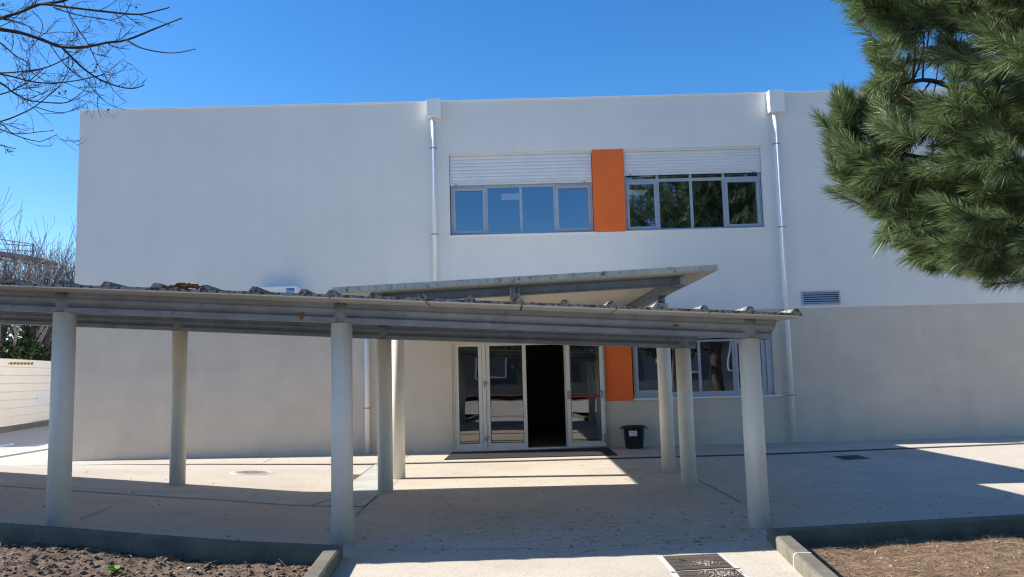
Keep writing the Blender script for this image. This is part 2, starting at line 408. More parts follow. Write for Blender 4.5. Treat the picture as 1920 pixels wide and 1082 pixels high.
jline([P(1640, 846), P(1830, 882)], .01)
jline([P(150, 975), P(215, 950)], .01)
jline([P(662, 1034), P(1040, 1030), P(1430, 1013)], .008)
bmesh.ops.subdivide_edges(jt, edges=[e for e in jt.edges if e.calc_length() > .1], cuts=8, use_grid_fill=True)
drape(link('paving_joints', finish(jt), MT['joint'], kind='structure'))

# rusty stains near the rear right column, flush
# ------------------------------------------------------------------ kerbs and planters
KH = .13
def kerb(name, pts, wd, inward, m=MT['kerb'], h=KH):
    """kerb stones of about one metre along a polyline; inward = +1/-1 side on which the width lies"""
    bm = bmesh.new()
    for a, b in zip(pts, pts[1:]):
        d = (b - a); L = d.length; d.normalize(); s_ = Vector((-d.y, d.x, 0)) * inward
        n = max(1, round(L / 1.0))
        for i in range(n):
            p0 = a + d * (L * i / n + .0012); p1 = a + d * (L * (i + 1) / n - .0012)
            prof = [(0, -.3), (0, h - .03), (.008, h - .01), (.028, h), (wd - .015, h), (wd, h - .015), (wd, -.3)]
            extrude_profile(bm, prof, Vector((p0.x, p0.y, 0)), Vector((p1.x, p1.y, 0)), s_)
    return drape(link(name, finish(bm), m, kind='structure'))
KL = P(643, 1021, KH); KL2 = P(60, 983, KH)
KL.z = KL2.z = 0; dL = (KL2 - KL).normalized(); KLe = KL + dL * 11
KLs = P(602, 1082, KH); KLs.z = 0; dLs = (KLs - KL).normalized(); KLse = KL + dLs * 7
kerb('kerb', [KL, KLe], .16, 1)
kerb('kerb', [KL + dLs * .16, KLse], .16, -1)
KR = P(1437, 990, KH); KR2 = P(1915, 963, KH); KR.z = KR2.z = 0
dR = (KR2 - KR).normalized(); KRe = KR + dR * 12
KRs = P(1536, 1082, KH); KRs.z = 0; dRs = (KRs - KR).normalized(); KRse = KR + dRs * 7
kerb('kerb', [KR, KRe], .16, -1)
kerb('kerb', [KR + dRs * .16, KRse], .16, 1)
# mortar joint on the right kerb
mj = bmesh.new()
tt = (P(1522, 1037, KH) - KR - Vector((0, 0, KH))).dot(dRs)
a = KR + dRs * tt; nL = Vector((dRs.y, -dRs.x, 0)); nL = nL if nL.x > 0 else -nL
extrude_profile(mj, [(-.003, -.0), (-.003, KH - .03), (.006, KH - .008), (.028, KH + .003), (.15, KH + .003), (.15, KH - .05), (.02, KH - .05), (.02, 0)],
                Vector((a.x, a.y, 0)) - dRs * .012, Vector((a.x, a.y, 0)) + dRs * .012, nL)
drape(link('kerb_mortar', finish(mj), MT['mortar'], kind='structure'))

def inside(poly, x, y):
    c = False; n = len(poly)
    for i in range(n):
        x1, y1 = poly[i]; x2, y2 = poly[(i + 1) % n]
        if (y1 > y) != (y2 > y) and x < (x2 - x1) * (y - y1) / (y2 - y1) + x1: c = not c
    return c
def soil_z(x, y, side):
    v = Vector((x, y, 3.3 if side > 0 else 0))
    z = gz(x, y) + (-.02 if side < 0 else .0) + .045 * mnoise.noise(v * .8) + .03 * mnoise.noise(v * 2.3)
    if side < 0: z += .035 * abs(mnoise.noise(v * 6)) + .018 * mnoise.noise(v * 14) + .008 * mnoise.noise(v * 32)
    else: z += .03 + .018 * mnoise.noise(v * 5) + .01 * mnoise.noise(v * 17)
    return z
def planter(K, d1, L1, d2, L2, ins):
    d1 = Vector((d1.x, d1.y, 0)).normalized(); d2 = Vector((d2.x, d2.y, 0)).normalized(); k = Vector((K.x, K.y, 0)) + (d1 + d2) * ins
    return [v[:2] for v in (k, k + d1 * L1, k + d1 * L1 + d2 * L2, k + d2 * L2)]
def pave():
    pls = [planter(KL, dL, 10.5, dLs, 6.5, .08), planter(KR, dR, 11.5, dRs, 6.5, .08)]
    xs = list(np.arange(-14.2, -10, .3)) + list(np.arange(-10, 10, .1)) + [10, 12, 15, 30]; ys = [-12, -1] + list(np.arange(0, 9, .1)) + list(np.arange(9, 18.8, .2)) + [30, 42]
    vs = [(x, y, .004 + gz(x, y)) for x in xs for y in ys]; n = len(ys); fs = []
    for i in range(len(xs) - 1):
        for j in range(n - 1):
            cx, cy = (xs[i] + xs[i + 1]) / 2, (ys[j] + ys[j + 1]) / 2
            if any(inside(p_, cx, cy) for p_ in pls): continue
            fs += [i * n + j, (i + 1) * n + j, (i + 1) * n + j + 1, i * n + j + 1]
    link('paving', mesh_np('paving', vs, fs, [4] * (len(fs) // 4)), MT['paving'], kind='structure')
pave()
def edge_depth(x, y, K, d1, d2):
    p_ = Vector((x, y, 0)) - Vector((K.x, K.y, 0))
    n1 = Vector((-d1.y, d1.x, 0)); n1 = n1 if n1.dot(d2) > 0 else -n1
    return p_.dot(n1)
def soil(name, K, d1, L1, d2, L2, side, m, ins):
    d1 = Vector((d1.x, d1.y, 0)).normalized(); d2 = Vector((d2.x, d2.y, 0)).normalized()
    st = .035; n1 = int(L1 / st); n2 = int(L2 / st)
    vs = []
    for i in range(n1 + 1):
        for j in range(n2 + 1):
            q = Vector((K.x, K.y, 0)) + d1 * (ins + (L1 - ins) * i / n1) + d2 * (ins + (L2 - ins) * j / n2)
            z = soil_z(q.x, q.y, side); dd = (L2 - ins) * j / n2; de = (L1 - ins) * i / n1
            if side > 0: z = z - .10 * math.exp(-dd / .3)
            else: z = z - .03 * math.exp(-dd / .3)
            vs.append((q.x, q.y, z))
    fs = []; W_ = n2 + 1
    for i in range(n1):
        for j in range(n2): fs += [i * W_ + j, i * W_ + j + 1, (i + 1) * W_ + j + 1, (i + 1) * W_ + j]
    me = mesh_np(name, vs, fs, [4] * (n1 * n2))
    me.polygons.foreach_set('use_smooth', [True] * len(me.polygons))
    if me.polygons[0].normal.z < 0: me.flip_normals()
    link(name, me, m, kind='structure')
    return lambda u, v: Vector((K.x, K.y, 0)) + d1 * u + d2 * v
SL = soil('soil', KL, dL, 7.5, dLs, 3.2, -1, MT['soil_l'], .155)
SR = soil('soil', KR, dR, 6.5, dRs, 3.2, 1, MT['soil_r'], .155)

ICO = None
def lumps(n, place, rmin, rmax, flat=.7, power=2.0):
    """many small angular lumps as one mesh"""
    bm = bmesh.new(); bmesh.ops.create_icosphere(bm, subdivisions=1, radius=1)
    bv = np.array([v.co[:] for v in bm.verts]); bf = np.array([[v.index for v in f.verts] for f in bm.faces]); bm.free()
    V = []; Fc = []
    for i in range(n):
        c = place(); r = rmin + (rmax - rmin) * random.random() ** power
        s_ = np.array([r * random.uniform(.6, 1.3), r * random.uniform(.6, 1.3), r * flat * random.uniform(.6, 1.1)])
        an = random.uniform(0, 6.28); ca, sa = math.cos(an), math.sin(an)
        q = bv * (1 + rng.uniform(-.3, .3, (len(bv), 1))) * s_
        q = np.stack([q[:, 0] * ca - q[:, 1] * sa, q[:, 0] * sa + q[:, 1] * ca, q[:, 2]], 1) + np.array([c.x, c.y, c.z + r * flat * .25])
        Fc.append(bf + len(V) * len(bv)); V.append(q)
    return mesh_np('l', np.concatenate(V), np.concatenate(Fc).ravel(), [3] * (n * len(bf)))
def slivers(n, place, lmin, lmax, wd, lift=.004, tilt=.1, curve=.15):
    """thin fallen needles / stems as one mesh"""
    V = []; Fc = []; Ln = []
    for i in range(n):
        c = place(); L = random.uniform(lmin, lmax); an = random.uniform(0, 6.28); t = random.uniform(-tilt, tilt)
        d = Vector((math.cos(an) * math.cos(t), math.sin(an) * math.cos(t), abs(math.sin(t)))); s_ = Vector((-math.sin(an), math.cos(an), random.uniform(-.3, .5))).normalized() * wd * random.uniform(.6, 1.3)
        mid = c + d * L * .5 + Vector((-math.sin(an), math.cos(an), 0)) * L * random.uniform(-curve, curve) + Vector((0, 0, lift * 1.5))
        a = c + Vector((0, 0, lift)); e_ = c + d * L + Vector((0, 0, lift))
        b = len(V); V += [a - s_ * .5, a + s_ * .5, mid - s_ * .5, mid + s_ * .5, e_ - s_ * .2, e_ + s_ * .2]
        Fc += [b, b + 2, b + 3, b + 1, b + 2, b + 4, b + 5, b + 3]; Ln += [4, 4]
    return mesh_np('s', [v[:] for v in V], Fc, Ln)
def pl_soil(Sf, L1, L2, side, lo=.2):
    def f():
        u = lo + (L1 - lo) * random.random(); v = lo + (L2 - lo) * random.random()
        q = Sf(u, v); q.z = soil_z(q.x, q.y, side) - (.10 * math.exp(-(v - .155) / .3) if side > 0 else .03 * math.exp(-(v - .155) / .3)); return q
    return f
link('soil_clods', lumps(8000, pl_soil(SL, 7, 2.0, -1), .004, .026, .7, 3.5), MT['clod'], kind='stuff', label='loose clods of earth covering the left planting bed', cat='clods')
link('dry_stems', slivers(420, pl_soil(SL, 7, 2.0, -1), .04, .16, .005, .012, .5), MT['litter'], kind='stuff', label='dry stems lying on the dark earth of the left bed', cat='plant litter')
link('needle_litter', slivers(11000, pl_soil(SR, 6, 2.0, 1), .06, .17, .0035, .006, .22), MT['litter'], kind='stuff', label='dry brown pine needles covering the right planting bed', cat='pine needles')
link('pebbles', lumps(420, pl_soil(SR, 6, 2.0, 1), .005, .022, .7, 2.6), MT['pebble'], kind='stuff', label='pale pebbles among the needles of the right bed', cat='pebbles')
def pl_pave():
    while True:
        px = random.triangular(700, 1920, 1400); py = random.uniform(865, 1020) if px < 1420 else random.uniform(850, 972)
        if random.random() < .35: px = random.uniform(660, 1430); py = random.uniform(960, 1040)
        q = gp_(px, py); q.z = .006 + gz(q.x, q.y); return q
link('fallen_needles', slivers(1100, pl_pave, .03, .13, .005, .002, .02, .3), MT['ndark'], kind='stuff', label='dark fallen pine needles scattered on the pale paving', cat='pine needles')

def leaf_bits(n, place):
    V = []; Fc = []; Ln = []
    for i in range(n):
        c_ = place(); an = random.uniform(0, 6.28); L = random.uniform(.012, .035); u = Vector((math.cos(an), math.sin(an), random.uniform(-.1, .4))) * L; v_ = Vector((-math.sin(an), math.cos(an), random.uniform(-.2, .5))) * L * random.uniform(.3, .55)
        c_ = c_ + Vector((0, 0, .008)); k = len(V); V += [c_ - u, c_ + v_, c_ + u, c_ - v_, c_ + Vector((0, 0, -.004))]
        Fc += [k, k + 1, k + 4, k + 1, k + 2, k + 4, k + 2, k + 3, k + 4, k + 3, k, k + 4]; Ln += [3, 3, 3, 3]
    return mesh_np('leaf_bits', [v[:] for v in V], Fc, Ln)
def pl_wide():
    while True:
        px, py = random.uniform(0, 1920), random.uniform(848, 1040); q = gp_(px, py)
        if q.y > 18.2 or any(inside(planter(K_, a_, 12, b_, 7, -.05), q.x, q.y) for K_, a_, b_ in ((KL, dL, dLs), (KR, dR, dRs))): continue
        q.z = .005 + gz(q.x, q.y); return q
def pl_kerb():
    K_, a_ = random.choice(((KL, dL), (KR, dR))); q = K_ + a_ * random.uniform(.2, 6 if a_ is not dRs else 1.6)
    o_ = abs(random.gauss(0, .07)) + .02; q = q + (Vector((0, o_, 0)) if a_ is not dRs else Vector((-o_, 0, 0))); q.z = .005 + gz(q.x, q.y); return q
link('fallen_leaves', leaf_bits(170, pl_wide), MT['litter'], kind='stuff', label='small brown leaf bits scattered over the whole paved yard', cat='leaves')
link('kerb_debris', leaf_bits(260, pl_kerb), MT['ndark'], kind='stuff', label='dark leaf crumbs gathered on the paving along the kerbs', cat='leaves')

# ------------------------------------------------------------------ drains, covers, grates, mat
def drain():
    pts = [Vector((-10.1, 16.75, 0)), Vector((-5, 16.35, 0)), Vector((0, 16.12, 0)), Vector((5, 16.2, 0)), Vector((12, 17.15, 0))]
    root = empty('channel_drain', (0, 16.12, 0), 'long dark slotted drain channel let into the paving along the facade', 'drain')
    def ch(bm):
        for a, b in zip(pts, pts[1:]):
            d = (b - a).normalized(); s_ = Vector((-d.y, d.x, 0)) * .105
            for k in range(12):
                a_, b_ = a.lerp(b, k / 12), a.lerp(b, (k + 1) / 12)
                bm.faces.new([bm.verts.new((v.x, v.y, .008)) for v in (a_ - s_, b_ - s_, b_ + s_, a_ + s_)])
    drape(B_('channel', ch, MT['void'], root))
    def bars(bm):
        for a, b in zip(pts, pts[1:]):
            L = (b - a).length; d = (b - a).normalized(); n = int(L / .06); s_ = Vector((-d.y, d.x, 0)) * .09
            for i in range(n):
                c = a + d * (i * .06); e_ = c + d * .026
                bm.faces.new([bm.verts.new((v.x, v.y, .014)) for v in (c - s_, e_ - s_, e_ + s_, c + s_)])
            for sg in (-1, 1):
                o1 = s_ * sg; o2 = s_ * sg * 1.12
                for k in range(12):
                    a_, b_ = a.lerp(b, k / 12), a.lerp(b, (k + 1) / 12)
                    bm.faces.new([bm.verts.new((v.x, v.y, .0145)) for v in (a_ + o1, b_ + o1, b_ + o2, a_ + o2)])
    drape(B_('grating', bars, MT['drain'], root))
drain()

def rect_on_ground(pxs):
    r = [gp_(*q) for q in pxs]
    for q in r: q.z = 0
    return r
def grate(pxs, label, group):
    c = rect_on_ground(pxs)                                   # far-left, far-right, near-right, near-left
    root = empty('floor_grate', c[0], label, 'grate', group)
    def fr(bm):                                               # pale cement collar
        ctr = sum(c, Vector()) / 4
        o = [ctr + (q - ctr) + (q - ctr).normalized() * .07 for q in c]
        for i in range(4):
            bm.faces.new([bm.verts.new((v.x, v.y, .009)) for v in (c[i], c[(i + 1) % 4], o[(i + 1) % 4], o[i])])
    B_('cement_collar', fr, MT['mortar'], root)
    def pit(bm): bm.faces.new([bm.verts.new((v.x, v.y, .006)) for v in c])
    B_('pit', pit, MT['void'], root)
    def bars(bm):
        n = 46
        for i in range(n):
            t0, t1 = (i + .1) / n, (i + .66) / n
            a = c[0].lerp(c[1], t0); b = c[0].lerp(c[1], t1); a2 = c[3].lerp(c[2], t0); b2 = c[3].lerp(c[2], t1)
            lo = [bm.verts.new((v.x, v.y, .007)) for v in (a, b, b2, a2)]; hi = [bm.verts.new((v.x, v.y, .016)) for v in (a, b, b2, a2)]
            bm.faces.new(hi)
            for k in range(4): bm.faces.new((lo[k], lo[(k + 1) % 4], hi[(k + 1) % 4], hi[k]))
        for t in (.01, .25, .5, .75, .97):
            a = c[0].lerp(c[3], t); b = c[1].lerp(c[2], t); a2 = c[0].lerp(c[3], t + .02); b2 = c[1].lerp(c[2], t + .02)
            bm.faces.new([bm.verts.new((v.x, v.y, .0185)) for v in (a, b, b2, a2)])
    B_('grating', bars, MT['grate'], root)
    return c
g1 = grate([(1243, 1046), (1345, 1041), (1375, 1066.5), (1267, 1073)], 'rusty barred floor grate with a small weed growing in it, the farther of the two', 'barred grates in the path')
g2 = grate([(1269, 1076.5), (1379, 1070), (1412, 1098), (1290, 1105)], 'rusty barred floor grate half covered by pale gravel, the nearer of the two', 'barred grates in the path')
def pl_quad(c, s0, s1, t0, t1, z):
    def f():
        s_ = random.gauss((s0 + s1) / 2, (s1 - s0) / 4); t = random.gauss((t0 + t1) / 2, (t1 - t0) / 4)
        q = c[0].lerp(c[1], s_).lerp(c[3].lerp(c[2], s_), t); q.z = z; return q
    return f
gv = lumps(150, pl_quad(g1, .4, .8, .45, .85, .017), .004, .011, .7)
link('gravel', gv, MT['pebble'], kind='stuff', label='pale gravel lying on the farther floor grate', cat='gravel')
link('gravel', lumps(260, pl_quad(g2, .4, 1.0, .0, .5, .017), .004, .011, .7), MT['pebble'], kind='stuff', label='pale gravel lying on the nearer floor grate', cat='gravel')

def weed(name, base, n, L, wd, m, label, cat, spread=.8, broad=False):
    V = []; Fc = []; Ln = []
    for i in range(n):
        an = 6.283 * i / n + random.uniform(-.4, .4); el = random.uniform(.25, 1.35) if not broad else random.uniform(.25, .7)
        l_ = L * random.uniform(.6, 1.1); d = Vector((math.cos(an) * math.cos(el) * spread, math.sin(an) * math.cos(el) * spread, math.sin(el)))
        s_ = Vector((-math.sin(an), math.cos(an), 0)) * wd
        p0 = base.copy(); p1 = base + d * l_ * .35; p2 = base + d * l_ * .7 + Vector((0, 0, -.04 * l_)); p3 = base + d * l_ + Vector((0, 0, -.22 * l_))
        b = len(V); V += [p0 - s_ * .15, p0 + s_ * .15, p1 - s_ * .8, p1 + s_ * .8, p2 - s_, p2 + s_, p3]
        Fc += [b, b + 1, b + 3, b + 2, b + 2, b + 3, b + 5, b + 4, b + 4, b + 5, b + 6]; Ln += [4, 4, 3]
    link(name, mesh_np(name, [v[:] for v in V], Fc, Ln), m, label=label, cat=cat, origin=base)
q = on_z(1277, 1054); q.z = .016
weed('weed', q, 14, .05, .006, MT['weed'], 'small grey green weed growing out of the farther floor grate', 'weed')
q = gp_(213, 1077, -.05); q.z = soil_z(q.x, q.y, -1)
weed('weed', q, 9, .13, .035, MT['weed'], 'bright green broad leaved seedling in the left bed of bare earth', 'weed', broad=True)
q = gp_(1512, 1013, -.06)
weed('grass_tuft', q, 44, .15, .004, MT['drygrass'], 'dry yellowish grass tuft in the corner of the right bed beside the kerb', 'grass')
for px, py, lab in ((1588, 1008, 'sprig of grass in the shadow edge of the right bed, leftmost'), (1731, 1003, 'thin upright sprig of grass in the middle of the right bed'), (1828, 985, 'lone dry stem standing at the back of the right bed')):
    weed('grass_sprig', gp_(px, py, .0), 9, .09, .004, MT['drygrass'], lab, 'grass')
link('stone', lumps(1, lambda: gp_(1529, 1013, -.04), .055, .06, .6), MT['iron'], label='grey stone beside the dry grass tuft in the right bed', cat='stone')
link('paper_scrap', lumps(1, lambda: gp_(356, 1066, .0), .03, .032, .4), MT['white'], label='white paper scrap on the dark earth of the left bed', cat='litter')

def manhole():
    c = gp_(471, 887); root = empty('manhole_cover', (c.x, c.y, 0), 'round grey manhole cover in the sunlit paving left of the columns', 'manhole cover')
    drape(B_('cement_ring', lambda bm: cyl(bm, c.x, c.y, .004, .010, .375, n=40), MT['mortar'], root))
    def lid(bm):
        cyl(bm, c.x, c.y, .0045, .014, .31, n=40)
        for i in range(-4, 5):
            for j in range(-4, 5):
                if i * i + j * j < 17: box(bm, c.x + i * .062 - .02, c.x + i * .062 + .02, c.y + j * .062 - .01, c.y + j * .062 + .01, .0142, .02)
    drape(B_('lid', lid, MT['iron'], root))
manhole()
def flat_cover(pxs, m, label):
    c = rect_on_ground(pxs); ctr = sum(c, Vector()) / 4
    root = empty('drain_cover', ctr, label, 'drain cover')
    drape(B_('frame', lambda bm: prism(bm, [(ctr + (v - ctr) * 1.14)[:2] for v in c], .004, .011), MT['iron'], root))
    def pl(bm):
        prism(bm, [v[:2] for v in c], .005, .0135)
        for k in range(7):
            t = (k + .5) / 7; a = c[0].lerp(c[3], t); b = c[1].lerp(c[2], t); d = (c[3] - c[0]) * .03
            bm.faces.new([bm.verts.new((v.x, v.y, .016)) for v in (a - d, b - d, b + d, a + d)])
    drape(B_('plate', pl, m, root))
flat_cover([(652, 891), (677, 891), (664, 899), (638, 899)], MT['rust'], 'small rusty brown square cover in the paving behind the front middle column')
flat_cover([(1563, 856.5), (1606, 854.5), (1632, 861), (1584, 863.5)], MT['grate'], 'dark square drain cover in the shaded paving right of the canopy')

c = rect_on_ground([(848, 849.5), (1140, 840.5), (1158, 854.5), (833, 863)])
B_('door_mat', lambda bm: (prism(bm, [v[:2] for v in c], .005, .02)), MT['rubber'], label='long black rubber door mat in front of the glass entrance doors', cat='door mat')

# ------------------------------------------------------------------ school building
BX0, BX1, BTOP = WX(140, 530), 17.5, (WZ(147, 207) + WZ(800, 186) + WZ(1430, 177)) / 3 - .04
BDEP = 24.0
ZB = WZ(1500, 578)                                            # white / beige boundary
def rect(pl, pr, pt, pb):
    """pixel rectangle on the wall -> x0,x1,z0,z1 ; pl=(x,y) etc."""
    return WX(*pl), WX(*pr), WZ(*pb), WZ(*pt)
UL = rect((843, 365), (1112, 360), (975, 285), (975, 438))    # upper left window opening
UR = rect((1171, 360), (1431, 350), (1300, 278), (1300, 430))
UO = rect((1112, 355), (1171, 355), (1141, 279.5), (1141, 434.5))
LR = rect((1187, 690), (1451, 690), (1440, 631), (1320, 744))
LO = rect((1133.5, 700), (1187, 700), (1160, 631), (1160, 752))
DR = rect((848, 745), (1133, 745), (990, 627), (990, 843))
DR = (DR[0], DR[1], .0, LR[3])
LO = (DR[1], LR[0], LO[2], LR[3])
UL = (UL[0], UO[0], min(UL[2], UR[2]), UL[3]); UR = (UO[1], UR[1], UL[2], UL[3]); UO = (UO[0], UO[1], UL[2] - .01, UL[3] + .01)
school = empty('school_building', (BX0, WY, 0), 'white two storey school building with beige lower cladding, orange panels and glass entrance', 'building')

def wall_holes(bm, x0, x1, z0, z1, y, holes, dep):
    xs = sorted({x0, x1, *[h[0] for h in holes], *[h[1] for h in holes]}); zs = sorted({z0, z1, *[h[2] for h in holes], *[h[3] for h in holes]})
    xs = [x for x in xs if x0 <= x <= x1]; zs = [z for z in zs if z0 <= z <= z1]
    for i in range(len(xs) - 1):
        for j in range(len(zs) - 1):
            cx, cz = (xs[i] + xs[i + 1]) / 2, (zs[j] + zs[j + 1]) / 2
            if any(h[0] < cx < h[1] and h[2] < cz < h[3] for h in holes): continue
            bm.faces.new([bm.verts.new(v) for v in ((xs[i], y, zs[j]), (xs[i + 1], y, zs[j]), (xs[i + 1], y, zs[j + 1]), (xs[i], y, zs[j + 1]))])
    for h in holes:
        a, b, c_, d = h
        for q in (((a, y, c_), (a, y, d), (a, y + dep, d), (a, y + dep, c_)), ((b, y, d), (b, y, c_), (b, y + dep, c_), (b, y + dep, d)),
                  ((a, y, d), (b, y, d), (b, y + dep, d), (a, y + dep, d)), ((b, y, c_), (a, y, c_), (a, y + dep, c_), (b, y + dep, c_))):
            bm.faces.new([bm.verts.new(v) for v in q])
UH = (UL[0], UR[1], UL[2], UL[3]); LH = (DR[0], LR[1], 0, LR[3])
def upper(bm):
    wall_holes(bm, BX0, BX1, ZB, BTOP, WY, [UH], .24)
    for x in (BX0, BX1): bm.faces.new([bm.verts.new(v) for v in ((x, WY, ZB), (x, WY + BDEP, ZB), (x, WY + BDEP, BTOP), (x, WY, BTOP))])
    bm.faces.new([bm.verts.new(v) for v in ((BX0, WY + BDEP, ZB), (BX1, WY + BDEP, ZB), (BX1, WY + BDEP, BTOP), (BX0, WY + BDEP, BTOP))])
B_('upper_wall', upper, MT['plaster'], school)
LY = WY + .012
def lower(bm):
    # hole below the right windows closed again by the sill wall
    h2 = [(DR[0], DR[1], -.02, DR[3]), (DR[1], LR[0], LO[2], LR[3]), (LR[0], LR[1], LR[2], LR[3])]
    xs = sorted({BX0, BX1, DR[0], DR[1], LR[0], LR[1]}); zs = sorted({-.02, ZB, LO[2], LR[2], LR[3]})
    for i in range(len(xs) - 1):
        for j in range(len(zs) - 1):
            cx, cz = (xs[i] + xs[i + 1]) / 2, (zs[j] + zs[j + 1]) / 2
            if any(h[0] < cx < h[1] and h[2] < cz < h[3] for h in h2): continue
            bm.faces.new([bm.verts.new(v) for v in ((xs[i], LY, zs[j]), (xs[i + 1], LY, zs[j]), (xs[i + 1], LY, zs[j + 1]), (xs[i], LY, zs[j + 1]))])
    d = .24; y = LY
    for q in (((DR[0], y, 0), (DR[0], y, DR[3]), (DR[0], y + d, DR[3]), (DR[0], y + d, 0)),
              ((DR[0], y, DR[3]), (LR[1], y, DR[3]), (LR[1], y + d, DR[3]), (DR[0], y + d, DR[3])),
              ((LR[1], y, LR[2]), (LR[1], y, LR[3]), (LR[1], y + d, LR[3]), (LR[1], y + d, LR[2])),
              ((LR[0], y, LR[2]), (LR[1], y, LR[2]), (LR[1], y + d, LR[2]), (LR[0], y + d, LR[2])),
              ((DR[1], y, 0), (DR[1], y, LO[2]), (DR[1], y + d, LO[2]), (DR[1], y + d, 0))):
        bm.faces.new([bm.verts.new(v) for v in q])
    for x in (BX0 + .012, BX1 - .012): bm.faces.new([bm.verts.new(v) for v in ((x, LY, -.02), (x, LY + BDEP - .03, -.02), (x, LY + BDEP - .03, ZB), (x, LY, ZB))])
    bm.faces.new([bm.verts.new(v) for v in ((BX0, WY + BDEP - .01, -.02), (BX1, WY + BDEP - .01, -.02), (BX1, WY + BDEP - .01, ZB), (BX0, WY + BDEP - .01, ZB))])
    # soffit of the small step between white and beige
    bm.faces.new([bm.verts.new(v) for v in ((BX0, WY, ZB), (BX1, WY, ZB), (BX1, LY, ZB), (BX0, LY, ZB))])
B_('lower_wall', lower, MT['clad'], school)
B_('coping', lambda bm: box(bm, BX0 - .02, BX1 + .02, WY - .025, WY + .3, BTOP, BTOP + .04, .005), MT['coping'], school)
B_('roof', lambda bm: box(bm, BX0 + .1, BX1 - .1, WY + .31, WY + BDEP - .1, BTOP - .25, BTOP - .15), MT['ceil'], school)
# interior shells
RX0, RX1 = DR[0] - 3.0, LR[1] + 2.0
def shell(bm, z0, z1, y0=WY + .26, y1=WY + 9):
    for q in (((RX0, y0, z0), (RX1, y0, z0), (RX1, y1, z0), (RX0, y1, z0)), ((RX0, y1, z0), (RX1, y1, z0), (RX1, y1, z1), (RX0, y1, z1)),
              ((RX0, y0, z0), (RX0, y1, z0), (RX0, y1, z1), (RX0, y0, z1)), ((RX1, y0, z0), (RX1, y1, z0), (RX1, y1, z1), (RX1, y0, z1))):
        bm.faces.new([bm.verts.new(v) for v in q])
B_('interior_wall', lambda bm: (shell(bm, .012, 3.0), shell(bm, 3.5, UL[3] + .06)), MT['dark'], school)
def ceilings(bm):
    for z in (3.0, UL[3] + .06):
        bm.faces.new([bm.verts.new(v) for v in ((RX0, WY + .26, z), (RX1, WY + .26, z), (RX1, WY + 9, z), (RX0, WY + 9, z))])
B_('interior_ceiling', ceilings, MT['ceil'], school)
cz = UL[3] + .05
for pxs in ([(941, 364), (973, 363), (973, 372), (940, 373)], [(1176, 357), (1214, 356), (1206, 363), (1172, 364)], [(1206, 326), (1226, 325), (1222, 329), (1200, 330)]):
    c = [on_z(x, y, cz) for x, y in pxs]
    B_('ceiling_lamp', lambda bm: prism(bm, [v[:2] for v in c], cz - .04, cz), MT['lamp'], school)

# windows ------------------------------------------------------------------
def frame_bars(bm, x0, x1, z0, z1, y0, y1, t):
    box(bm, x0, x0 + t, y0, y1, z0, z1); box(bm, x1 - t, x1, y0, y1, z0, z1)
    box(bm, x0 + t, x1 - t, y0, y1, z0, z0 + t); box(bm, x0 + t, x1 - t, y0, y1, z1 - t, z1)
def window(x0, x1, z0, z1, cuts, yd, transom=None, head=.06):
    """aluminium window: outer frame, mullions at the cuts, casement frames at both ends; each pane a sub-part"""
    y0 = WY + yd; y1 = y0 + .06
    def fr(bm):
        frame_bars(bm, x0, x1, z0, z1, y0, y1, .05)
        for c_ in cuts: box(bm, c_ - .03, c_ + .03, y0 + .002, y1 - .002, z0 + .05, z1 - .05)
        if transom: box(bm, x0 + .05, x1 - .05, y0 + .004, y1 - .004, transom - .035, transom + .035)
        ed = [x0 + .05] + list(cuts) + [x1 - .05]; top = (transom - .035) if transom else z1 - .05
        for i in (0, len(ed) - 2):
            a, b = ed[i] + (.03 if i else 0), ed[i + 1] - (.03 if i == 0 else 0)
            frame_bars(bm, a, b, z0 + .05, top, y0 - .022, y0 + .03, .055)
    wo = B_('window', fr, MT['alu'], school)
    ed = [x0 + .02] + list(cuts) + [x1 - .02]
    for i in range(len(ed) - 1):
        B_('pane', lambda bm: bm.faces.new([bm.verts.new(v) for v in ((ed[i] + .01, y0 + .035, z0 + .03), (ed[i + 1] - .01, y0 + .035, z0 + .03), (ed[i + 1] - .01, y0 + .035, z1 - .03), (ed[i] + .01, y0 + .035, z1 - .03))]), MT['glass'], wo)
    return wo
def shutter(x0, x1, zb, zt, y):
    def sh(bm):
        n = max(3, round((zt - zb) / .08)); pr = []
        h = (zt - zb) / n
        for i in range(n):
            z = zb + i * h
            pr += [(.004, z), (0, z + .006), (-.008, z + h * .3), (-.008, z + h * .75), (-.002, z + h * .95)]
        pr.append((.004, zt)); pr += [(.02, zt), (.02, zb)]
        extrude_profile(bm, [(a, b) for a, b in pr], Vector((x0, y, 0)), Vector((x1, y, 0)), Vector((0, 1, 0)))
        box(bm, x0, x1, y - .016, y + .016, zb - .045, zb - .002)
    B_('shutter', sh, MT['shutter'], school)
    for x in (x0 + .12, x1 - .2): B_('shutter_stop', lambda bm: box(bm, x, x + .04, y - .035, y - .017, zb - .05, zb - .02), MT['steel'], school)
zsl = WZ(975, 341); zsr = WZ(1300, 322)
cutsL = [WX(912, 390), WX(977, 390), WX(1041, 390)]; cutsR = [WX(1236, 380), WX(1299, 380), WX(1361, 380)]
window(UL[0] + .02, UL[1] - .01, UL[2] + .01, zsl + .35, cutsL, .12, transom=zsl - .065)
window(UR[0] + .01, UR[1] - .02, UR[2] + .01, zsr + .3, cutsR, .12, transom=WZ(1300, 334))
shutter(UL[0] + .01, UL[1] - .015, zsl + .01, UL[3] - .05, WY + .075)
shutter(UR[0] + .015, UR[1] - .01, zsr + .01, UR[3] - .05, WY + .075)
B_('shutter_box', lambda bm: (box(bm, UL[0] + .002, UL[1], WY + .03, WY + .14, UL[3] - .05, UL[3] - .002), box(bm, UR[0], UR[1] - .002, WY + .03, WY + .14, UL[3] - .05, UL[3] - .002)), MT['shutter'], school)
